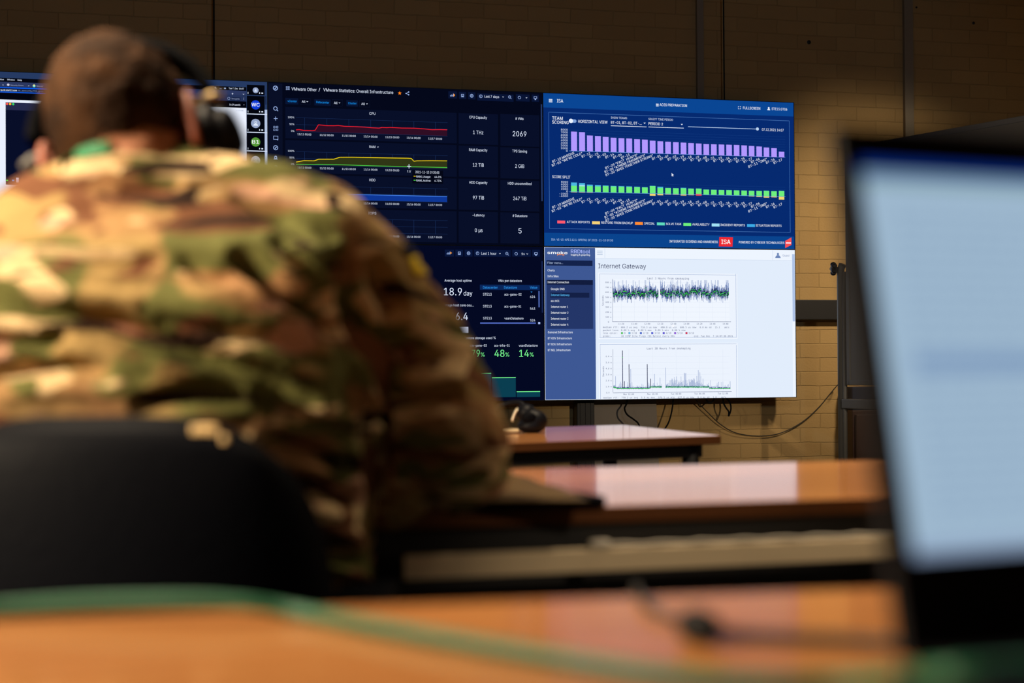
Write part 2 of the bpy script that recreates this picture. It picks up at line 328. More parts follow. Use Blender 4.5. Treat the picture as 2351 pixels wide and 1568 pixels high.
# outlines of the two lettering styles used on the screens: character, advance, then contour points in 1/200 em
GA = '0123456789ABCDEFGHIJKLMNOPQRSTUVWXYZabcdefghijklmnopqrstuvwxyz!#$%&()*+,-./:;<=>?@[]^_{}~'
GLYPHS = (
'''"1%1H1%1F2E1S2E1R1%|1e1%1c2E1p2E1o1% #201n111&2E1;2E1y11|131T151d1@1d1>1T|1E111U2E1f2E1O11|191$1B1:1}1:1_1$ %2l1W1w1P1y1K1%1I1)1G1:1G1}1I251K281P2D1W2F1e2F1l2D1q281s251u1}1u1:1s1)1q1%1l1y1e1w|1a1&1g1)1j1.1j1:1k1>1k1]1j1}1j201i231g251a271V251T231R201R1}1Q1]1Q1>1R1:1R1.1U1)|280~24101}141]1A1@1G1@1T1]1Z1_1c211h251j281k2G1k2K1j2Q1f2U1Z2W1T2W1G2U1A2Q142K102G0~|2F182I1A2K1C2M1H2M1S2K1X2I1Z2F1b291b251X231S231H251C2918|1R11282E2K2E1d11 '1g1H1%1F2E1S2E1R1% (1u1J1o1L1&1P1[1R201X2E1a2K1m2K1j2D1g251d1}1Z1,1X1$1V1n1V1a1Y1I1a1B1d141f0{1j0>1m0,1a0,1V0@1N1C1J1W )1u180,1C0>1F0{1I151K1B1M1I1O1O1P1U1P1n1M1,1K1>1H1}1F251C2D182K1K2K1O2E1R271T201W1[1a1&1c1o1c1g1a1M1U121Q0@1K0, *231f1k1g1(1O1t1J1$1c1/1J1^1O241g1@1f2E1p2E1o1@1)241.1^1s1/1.1$1)1t1o1(1p1k ,1d190&1F1F1S1F1I0& -231)1o1)1d1O1d1O1o .1d1I101G111C151B171B1C1C1E1E1G1I1I1M1I1R1G1T1C1T171R131P111M10 /1p1m2J1F0:140:1b2J 0231d101X121R161M1B1I1G1C1W1B1f1B1!1C1-1F1?1I1}1M241R291X2C1d2E1k2F1r2E1y2C1&291,241:1}1=1?1?1-1[1!1[1f1?1W1=1O1:1G1,1B1&161y121s10|1p1B1t1D1x1G1!1J1%1O1*1a1*1i1+1q1*1y1*1(1(1/1%1?1x1~1t221k241b221U1^1S1?1Q1/1O1(1N1y1N1i1O1a1S1O1U1J1Y1G1b1D1g1B 1231G111G1C1>1C1>11|1u2E1u111h111h221I1.1I1{1f2E 2231E111E1A1m1l1p1p1t1s1y1z1!1#1%1-1%1>1#1_1z1}1w201u221n241g241d231X201V1{1T1^1R1@1R1<1Q1.1E1.1G1_1I201L251P281U2B1e2F1q2F1!2B1(281+251.211:1{1<1@1<1-1/1z1)1r1y1h1s1b1W1D1W1C1>1C1>11 3231d101X111N151J191F1C1C1H1A1R1N1R1N1O1P1L1Q1I1S1G1V1E1b1C1f1B1n1B1u1D1!1H1&1N1(1Q1(1Y1&1b1!1h1x1k1u1m1l1o1f1p1W1p1W1z1x221F221F2E1:2E1:241h1v1h1x1o1x1v1w1#1u1)1r1-1o1:1j1=1f1?1U1=1J1:1E1-1A1)161#131v111p10 423191M191X1o2E1#2E1N1Y1^1Y1^1M|1v111v1%1+1%1+11 5231d101Y111T131L191F1H1D1R1P1R1R1L1X1F1a1D1g1B1n1B1r1C1x1G1!1J1$1M1(1X1%1g1$1j1!1m1x1p1u1r1q1t1n1u1c1u1Y1t1T1q1R1o1E1q1K2E1/2E1/221V221S1z1V1#1X1%1h1)1l1)1p1(1u1(1$1#1(1z1.1t1<1l1>1c1>1R1<1L1:1G1,1B1(171#141v121q10 6231e101Z121T141P171L1B1I1G1G1L1E1R1E1c1F1h1H1n1N1z1S1*1p2E1%2E1V1r1U1r1W1v1Y1x1e1!1j1$1m1$1x1!1$1y1)1v1-1r1:1n1<1i1>1W1<1L1:1G1)171#141w121q10|1o1B1s1C1y1G1!1I1$1L1&1S1&1b1$1i1!1l1y1n1s1r1o1s1g1s1d1r1X1n1V1l1T1i1R1e1Q1b1Q1T1R1P1T1L1V1I1X1G1d1C1g1B 7231K111&221D221D2E1>2E1>221Y11 8231e101Y111S131N161J191G1D1D1I1B1S1E1e1G1h1I1l1O1p1S1r1W1s1R1u1N1x1H1(1F1<1H1}1J221M261U2C1Z2E1e2F1q2F1v2E1!2C1(291+261;1}1<1[1<1-1:1(1.1#1+1x1&1u1z1s1%1r1/1l1;1h1=1e1?1a1@1W1@1N1<1D1.191*161$131x111r10|1p1B1w1D1$1H1&1J1)1P1)1W1(1a1%1d1#1f1z1i1w1k1o1m1g1m1Z1k1W1i1R1d1P1a1O1W1O1P1P1M1R1J1V1F1Y1D1g1B|1o1x1u1z1w1#1z1%1$1+1%1.1%1>1#1_1x201u221o241h241a221U1_1S1>1S1.1U1(1Y1#1b1z1h1x 9231q2F1w2D1#2B1)281:1~1<1]1>1+1;1t1.1n1*1g1$1Z1f111R111z1p1!1p1y1l1t1g1q1f1o1f1l1e1d1e1X1g1S1i1O1l1L1o1F1y1E1%1E1<1G1]1I1~1L241P281U2B1e2F|1g241d231X1~1V1{1T1[1R1>1Q1:1Q1(1R1$1T1y1V1v1a1q1g1o1o1o1v1q1y1s1$1y1&1(1&1:1$1[1y1~1s231o24 :1d1I101G111C151B171B1C1C1E1E1G1I1I1M1I1R1G1T1C1T171R131P111M10|1I1t1G1u1C1y1B1!1B1(1C1*1E1,1I1.1M1.1R1,1T1(1T1!1R1w1P1u1M1t ?1.1R1V1R1X1S1c1S1h1T1l1V1o1W1r1Z1t1b1v1k1#1m1%1q1,1r1/1r1@1p1{1l211e241V241S231M1{1J1<161<171[191}1B221E261H291M2C1Q2E1V2F1g2F1l2E1q2C1u291x261!221$1}1&1<1$1(1!1#1x1x1u1u1n1p1l1o1h1k1f1g1e1d1e1V|1V101T111R131P171P1C1R1G1V1I1a1I1e1G1g1E1h1C1h171g151c111a10 A2814111f2E1u2E25111?111w1z1v1&1t1+1s1:1q1@1o201l281o281m1~1j1@1i1:1e1%1d1z1I11|1N1T1N1f1:1f1:1T B231D111D2E1n2E1!2C1(2A1,271/241<201>1_1@1;1?1-1?1)1=1%1<1!1:1y1(1t1$1s1$1r1(1r1+1q1/1o1<1m1@1g1]1c1_1S1]1J1@1E1=1B1:171+151w11|1Q1C1o1C1#1E1(1H1+1K1-1O1-1W1,1Z1)1e1%1h1!1j1t1l1Q1l|1Q1w1q1w1x1y1z1!1$1$1&1&1)1-1)1?1&1]1$1}1y201t221Q22 C2E1k101c121V161P1B1J1H1F1O1C1W1A1g191q1A1!1C1,1F1?1J1}1P241V291c2C1k2E1s2F1y2F1*2D1.2B1=291@261_231~20221_241?251;271,1]1,1[1/1?1<1>1?1<1[1:1_1(211z231m231h211X1^1T1>1Q1/1M1y1M1i1O1a1Q1U1T1O1X1K1c1G1m1C1z1C1+1F1-1H1:1J1<1L1>1O1?1R1[1U1]1X271X251S241N221J1~1F1_1C1@191=161/141*121y10 D2C1j111K111K1C1i1C1q1D1x1F1%1H1+1L1/1P1<1V1>1b1@1q1>1(1<1.1/1>1+1]1%1}1r221K221K2E1k2E1u2D1$2B1-281=231]1{1~1>221,241!241g221X1~1P1]1I1=1C1,171#141t12|1Q2E1Q111D111D2E E1_1D111D2E1:2E1:221Q221Q1w1-1w1-1l1Q1l1Q1C1;1C1;11 F1]1D111D2E1:2E1:221Q221Q1v1+1v1+1j1Q1j1Q11 G2G1k101c121V161P1B1J1H1F1O1C1W1A1g191q1A1!1C1,1F1?1J1}1O241V291c2C1k2E1s2F1x2F1*2D1/2B1=291[261_23221^261;271,1]1,1@1/1?1<1<1[1:1^1-1{1+1~1(211z231m231h211X1^1T1>1Q1/1M1y1M1i1O1a1Q1U1T1O1X1K1c1G1h1E1n1C1y1C1%1D1+1F1/1I1<1L1?1Q1[1U1^1a1^1f1w1f1w1q281q281f271X251Q221J1}1D1[191;151+121#10 H2F1D111D2E1Q2E1Q1x1>1x1>2E232E23111>111>1l1Q1l1Q11 I1z1711171C1P1C1P221722172E1t2E1t221c221c1C1t1C1t11 J1?1c101U111M131G181B1E191L181U181a1L1a1L1O1P1G1T1D1c1B1l1D1p1G1t1O1t2E1)2E1)1U1(1L1%1E1y181s131k11 K251M1U1M1i1O1l1R1o1X1x1f1(1h1+1/2E222E1l1u|1D111D2E1Q2E1Q11|1:111d1r1l1#2211 L1?1D111D2E1Q2E1Q1C1.1C1.11 M2c1D111D2E1V2E1u1c1w1Z1w1X1z1Q1!1N1!1K1%1D1%1B1!1B1$1F1%1I1%1K1)1S1*1U1*1X1,1b1,1c272E2Q2E2Q112D112D232F232C1]2A1?251%251#231x1*111w111Z1x1Y1z1Y1#1V1+1S1>1P201N231P231P11 N2H1D111D2E1S2E1+1c1-1Y1/1V1:1S1>1M1?1J1[1G1^1C1[1C1[1F1@1J1@2E252E25111=111f1x1e1!1c1$1a1(1Z1+1X1/1S1@1Q1{1N221P231P1=1Q1/1Q11 O2J1k101c121V161P1B1J1H1F1O1C1W1A1g191q1A1!1C1,1F1?1J1}1P241V291c2C1k2E1s2F1#2E1,2C1=291^24201}251?281,2A1!2B1q2A1g281W251O201H1^1B1=161,121#10|1y1C1&1E1,1G1>1O1]1U1_1a1}1i1}1y1]1/1:1^1,1~1&211y231m231c1~1X1^1T1>1Q1/1M1y1M1i1O1a1Q1U1T1O1X1K1c1G1m1C P211D111D2E1m2E1!2C1-261;221>1}1@1[1]1,1@1x1>1s1;1o1-1k1(1g1!1e1m1c1N1c1N1n1m1n1v1p1y1q1#1s1&1v1)1y1+1(1+1/1)1@1&1^1#1}1y201v211q221Q221Q11 Q2J1o1X1$1X260?1@0?|1k101c121V161P1B1J1H1F1O1C1W1A1g191q1A1!1C1,1F1?1J1}1P241V291c2C1k2E1s2F1#2E1,2C1=291^24201}251?281,2A1!2B1q2A1g281W251O201H1^1B1=161,121#10|1y1C1&1E1,1G1>1O1]1U1_1a1}1i1}1y1]1/1:1^1,1~1&211y231m231c1~1X1^1T1>1Q1/1M1y1M1i1O1a1Q1U1T1O1X1K1c1G1m1C R221D111D2E1m2E1u2D1!2C1)2A1-271;231>1~1@1]1]1,1@1y1>1t1;1p1-1l1)1i1!1g1u1f1K1f1K1q1r1q1z1s1$1u1&1w1)1z1+1)1+1:1)1[1&1_1$1}1z201r221Q221Q11|1-111l1l1!1l1}11 S211k0~1W111R131L161H191E1D1B1I191N191S1M1S1O1L1Q1J1S1G1V1E1g1B1o1B1w1D1!1F1$1H1(1J1*1M1+1P1+1W1*1Z1%1d1y1g1s1i1o1j1c1n1U1q1N1t1I1x1E1$1C1*1B1:1D1{1G221J261T2C1Y2E1e2F1r2F1x2E1$2C1*291.261;221>1{1@1[1@1<1)1<1(1@1%1_1v221k241g231c231Y221V201R1_1P1[1O1>1O1.1P1+1T1&1W1$1Z1#1c1z1f1y1h1y1s1v1#1s1(1q1+1p1.1n1:1k1=1i1?1f1]1T1@1I1:1A1,161&131y11 T221722172E1^2E1^221q221q111e111e22 U2F1r0~1c111W141Q181M1C1I1H1F1N1D1a1D2E1Q2E1Q1W1R1S1T1O1W1K1Z1H1c1F1h1D1l1C1r1B1#1D1,1H1/1K1=1S1?1b1?2E232E231T1~1H1^1C1/141(11 V281g11142E1I2E1d1g1f1c1g1Y1k1M1m1F1p171m171o1F1s1T1u1Y1w1c1x1g1?2E252E1v11 W2n1W11142E1H2E1Y1e1Y1b1b1R1c1N1c1K1e1D1e191d191e1D1e1G1g1N1g1R1i1X1k1e1!2E1<2E241e281R281N2B1D2B192A192A1D2D1N2D1R2F1X2H1e2X2E2k2E2I1123111:1&1.1+1+1^1)271,271&1+1%1&1l11 X2715111i1w1i1m172E1M2E1d1=1i1*1k1(1m1!1o1x1l1x1o1$1p1(1r1*1t1.1v1;1x1=1;2E212E1r1n1r1w23111<111x1R1t1Y1r1a1o1g1l1l1o1l1i1a1g1Y1f1W1d1U1b1R1J11 Y261g111g1h142E1J2E1d1+1i1#1j1x1l1u1n1q1p1l1k1l1m1q1n1u1p1y1t1&1v1+1<2E232E1t1h1t11 Z201911191A1u1=1!1}1%211*271,231!231w221922192E1?2E1?241Z1R1W1O1U1K1S1H1P1E1N1B1K181J1C1@1C1@11 _1%1%111%0>110>1111 a1>1X0~1S101O101G141D171B1A171I171R181U1C1a1E1c1J1f1U1i1X1i1f1k1m1k1o1l1q1l1u1o1u1t1r1!1p1$1h1(1b1(1S1$1Q1#1P1z1M1w1L1u191x1B1$1K1.1O1:1a1=1h1=1k1<1n1<1t1:1z1,1%1%1(1z1)1v1)111u111u1B1s1A1r181n141i111f101b10|1d1A1h1B1l1D1n1F1q1H1s1K1u1P1u1d1r1b1n1b1l1a1h1a1f1Z1a1Z1X1Y1U1Y1P1W1K1R1K1P1J1M1K1K1K1H1L1F1N1E1P1C1R1B1T1B1W1A b1{1l0~1h101d101X131U151T171R191P1D1N1D1N111C111C2E1O2E1O1%1Q1&1S1+1U1-1X1/1Z1;1g1=1l1=1w1;1$1.1-1%1:1y1>1k1>1V1<1O1:1I1-1C1$141x121r10|1j1A1r1C1v1E1y1H1!1K1$1O1&1T1&1Y1(1d1&1i1&1n1y1z1v1#1r1%1o1(1f1(1X1#1U1z1S1v1Q1s1O1i1O1X1Q1O1S1K1U1H1X1E1b1C c1?1g0~1a101O141F1D1C1I1A1O181V181k1A1r1C1x1F1%1K1*1O1.1U1;1g1=1k1=1x1/1%1+1(1)1*1%1,1#1.1u1!1r1x1x1v1!1l1(1c1(1U1#1R1y1P1v1N1r1L1m1L1h1K1c1L1Y1L1T1N1O1P1K1R1H1U1E1Y1C1g1A1j1A1l1B1o1B1t1E1w1H1y1L1!1O1/1L1-1I1,1F1*1C1(1A1%171x131o101k10 d1{1e0~1Y101S121N141F1C1C1I1A1O181V181k1C1y1F1%1N1.1S1;1e1=1j1=1q1;1s1/1v1-1w1+1y1)1!1%1#1%1#2E1:2E1:111$111$1D1!1D1y191s131p121m101i10|1g1A1o1C1s1E1v1H1x1K1z1O1#1X1#1i1z1s1x1v1v1z1s1#1k1(1b1(1X1%1R1z1L1n1L1i1K1d1L1Y1L1T1N1O1P1K1R1H1U1E1X1C e1[1h0~1a101O141J181F1D1C1I1A1O181V181k1A1r1C1x1F1$1J1*1O1.1T1;1g1=1k1=1s1;1!1-1)1&1+1!1/1q1:1k1:1Z1G1Z1G1j1*1j1#1f1#1k1z1t1x1w1u1z1s1$1o1&1k1(1c1(1Y1&1U1$1R1z1N1t1L1p1K1l1K1b1L1V1L1Q1N1M1P1J1V1D1h1A1k1A1q1C1u1E1w1G1y1H1!1M1/1J1.1F1,1C1%161z141w121r101m10 f1q1l1<1l1&121&121<|1H111H221I261M2C1S2G1Z2I1h2I1j2H1n2H1o2G1k261i261h271e271b261Y261U221U1~1T1_1T11 g1{1b0y1S0!1K0&1H0)1F0,1D0.1B0;1L0[1M0?1O0>1P0<1R0:1W0-1Z0,1m0,1r0.1v0:1z0=1#0]1#1F1!1F1y1B1u171p141i121Y121O161J1A1F1E1C1J1A1P181W181l1A1s1C1y1F1%1N1.1T1;1e1=1j1=1q1;1s1/1v1-1x1+1z1&1$1%1$1<1:1<1:0[1/0<1,0-1)0)1$0%1s0z1m0y|1k1D1o1E1s1G1v1I1x1M1z1P1#1Y1#1j1z1s1x1w1v1z1s1#1k1(1b1(1Y1%1U1#1R1z1L1n1L1j1K1e1L1Y1L1U1P1M1R1J1U1G1Y1E1c1D h1]1O111C111C2E1O2E1O1w1L1w1O1%1R1+1V1.1a1;1k1=1p1=1u1;1y1:1$1-1(1*1,1z1-1t1-111y111y1s1u1!1q1%1h1(1d1(1a1&1X1$1U1#1S1y1Q1w1O1p i1Y1C111C1<1O1<1O11|1G211C231A2519291A2B1A2D1C2E1E2G1G2G1I2H1K2G1M2G1P2D1Q2B1Q261O231K21 j1Y1C1<1O1<1O0^1N0?1N0;1L0-1H0&1E0$120z0~0z0~0.150.170/190;1C0^|1F211C231926192B1A2D1C2E1D2G1F2G1I2H1K2G1M2G1P2D1Q2B1Q261O231K21 k1<1N1S1N1h1P1h1w1<1.1<1c1f1a1f|1C111C2E1O2E1O11|1y111V1c1d1l1:11 l1d1N111J131G151D181C1D1C2E1O2E1O1F1Q1C1S1C1W1B1Z1C1b121Z11 m2Y1C111C1<1N1<1N1y1P1(1R1+1U1.1Z1;1g1=1o1=1t1;1!1*1$1%1%1y1#1y1%1#1&1(1)1+1<1;1^1=241=281<2B1:2F1.2I1+2K1(2M1!2N1w2N112B112B1v291z271$231&201(1@1(1;1%1+1x1)1s1)111u111u1r1s1y1q1#1n1%1j1(1c1(1X1%1U1#1Q1x1O1q1O11 n1]1O111C111C1<1N1<1N1w1L1w1O1%1R1+1V1.1a1;1k1=1p1=1u1;1y1:1$1-1(1*1,1z1-1t1-111y111y1s1u1!1q1%1h1(1d1(1a1&1X1$1U1#1S1y1Q1w1O1p o1^1g0~1a101O141F1D1C1I1A1O181V181k1A1r1C1x1F1%1K1*1O1.1U1;1g1=1t1;1z1.1&1*1+1%1.1x1:1r1<1k1<1V1:1O1.1I1+1D1&181z141n10|1g1A1p1C1t1E1z1K1!1O1$1T1%1Y1%1h1$1m1!1r1z1v1t1#1l1(1c1(1U1#1R1y1P1v1N1r1L1m1L1h1K1c1L1Y1L1T1N1O1P1K1R1H1U1E1Y1C p1{1C0z1C1<1N1<1N1%1P1%1S1+1U1-1X1/1Z1;1g1=1l1=1w1;1$1.1-1%1:1y1>1k1>1V1<1O1:1I1-1C1$141x121r101l0~1h101d101a121X131U151T171R191P1D1O1D1O0z|1j1A1r1C1v1E1y1H1!1K1$1O1&1T1&1Y1(1d1&1i1&1n1y1z1v1#1r1%1o1(1f1(1X1#1U1z1S1v1Q1s1O1i1O1X1Q1O1S1K1U1H1X1E1b1C q1{1:0z1#0z1#1D1!1D1y191s131p121m101i101e0~1Y101S121N141F1C1C1I1A1O181V181k1C1y1F1%1N1.1S1;1e1=1j1=1q1;1s1/1v1-1w1+1y1)1!1%1$1%1$1<1:1<|1g1A1o1C1s1E1v1H1x1K1z1O1#1X1#1i1z1s1x1v1v1z1s1#1k1(1b1(1X1%1R1z1L1n1L1i1K1d1L1Y1L1T1N1O1P1K1R1H1U1E1X1C r1r1C111C1<1N1<1N1%1O1%1Q1*1S1-1V1/1d1=1o1=1o1%1k1&1d1&1X1$1U1!1Q1w1O1q1O11 s1/1b0~1W101S101K131G161D191B1C191G181K1K1M1L1I1N1F1T1B1X1A1g1A1k1C1o1D1r1G1t1M1q1S1o1U1h1W1V1Z1J1d1F1h1D1k1B1p1A1u1C1$1E1(1K1.1S1<1X1=1h1=1m1<1q1:1t1/1w1,1z1*1%1#1&1x1t1u1r1x1q1!1o1$1l1&1c1)1U1&1R1$1P1!1N1x1N1s1O1q1S1m1Z1k1l1h1r1f1w1c1!1Z1%1W1(1R1(1I1&1E1z171v151r121h10 t1k1g1<1g1&121&121<|1E261Q261Q1I1S1D1W1B1d1B1f1C1i111f111c101Z101O121J151G191E1K u1]1X101S111O131K161H191D1H1C1N1C1<1O1<1O1O1S1G1W1D1f1B1j1B1p1D1s1F1u1I1w1K1y1R1y1<1-1<1-111z111z1J1!1J1y1D1u181q141m121h10 v1>1Y11141<1I1<1Y1W1a1R1c1I1e1E1g151c151e1E1g1I1i1R1k1W1!1<1:1<1k11 w2P1T11161<1I1<1S1i1U1Y1W1S1X1M1Z1G1a191Y191Z1G1b1M1d1Y1f1d1g1i1p1<1$1<1.1i1:1d1<1S1>1M1@191>191@1G1[1M1^1S1{1d1~1i281<2L1<1}111:111%1Z1w1z1u1*1x1*1t1r1s1o1s1k1p1Z1f11 x1<15111Z1j1Z1Z171<1L1<1U1!1b1q1d1m1f1j1g1g1a1g1e1m1f1q1j1w1m1!1v1<1,1<1h1Z1h1i1.111w111l1I1j1M1b1Y1a1b1g1b1c1V1b1S1X1M1V1I1J11 y1>1A0!1D0.1F0.1I0-1M0-1R0:1T0<1V0]1Y11141<1I1<1Y1W1a1R1c1I1e1E1g151c151f1I1h1N1i1R1k1W1!1<1:1<1g0=1e0:1c0,1a0*1Y0&1W0$1N0z1E0z z1<1911191A1q1%1q1&1B1&1B1<1)1<1)1(1Q1D1Q1C1*1C1*11 ~231B1V1D1f1E1j1G1m1M1q1S1s1Z1s1e1q1h1o1l1m1q1h1u1f1v1e1x1e1z1d1&1f1*1j1+1m1+1q1@1q1@1k1?1g1=1c1/1W1,1V1)1T1%1T1z1S1w1T1t1T1q1V1n1W1k1Z1g1b1c1f1Z1h1T1h1R1g1P1e1N1Z1N1V &221Y101S111N131F191C1D181N181W1A1d1D1g1F1j1L1p1T1v1m1,1p1/1r1=1r1_1q1~1m231j241d241b231Z231X211V201T1_1T1]1S1@1T1=1T1;1V1,1X1*1Z1&1b1$1d1z1g1w20111/111Z1l1W1q1S1u1N1#1K1&1I1+1G1<1G1_1H201J241L271O2A1S2C1a2E1f2F1s2C1w2A1y271#241&1[1&1>1$1.1z1)1t1!1q1y1W1i1P1d1N1a1K1R1L1O1L1L1N1I1R1E1U1C1X1B1a1B1e1A1i1B1l1B1t1F1w1H1$1N1)1V1+1a1,1f1,1k1]1k1[1e1[1Y1?1U1>1Q1<1M1:1J1.1H1-1F1+1D1)1A1y141t121j10 µ1[1C0z1C1<1O1<1O1R1Q1J1S1H1U1E1d1B1k1B1s1E1u1H1w1J1y1R1y1<1-1<1-1I1.1G1.1E1:1C1[1C1[111/111*131%151z1D1z1P1#1P1#1K1y1A1w171s131l101c101V131T151Q171P1A1N1D1L1K1L1P1O1P1O0z ×231,191E1%1M1.1=1H|1M191E1H1,1.1=1% !1e1E1X1E2E1R2E1R1X|1I101G111E131B191E1G1I1I1N1I1R1G1T1E1T1C1U191T171T151P111N10''',
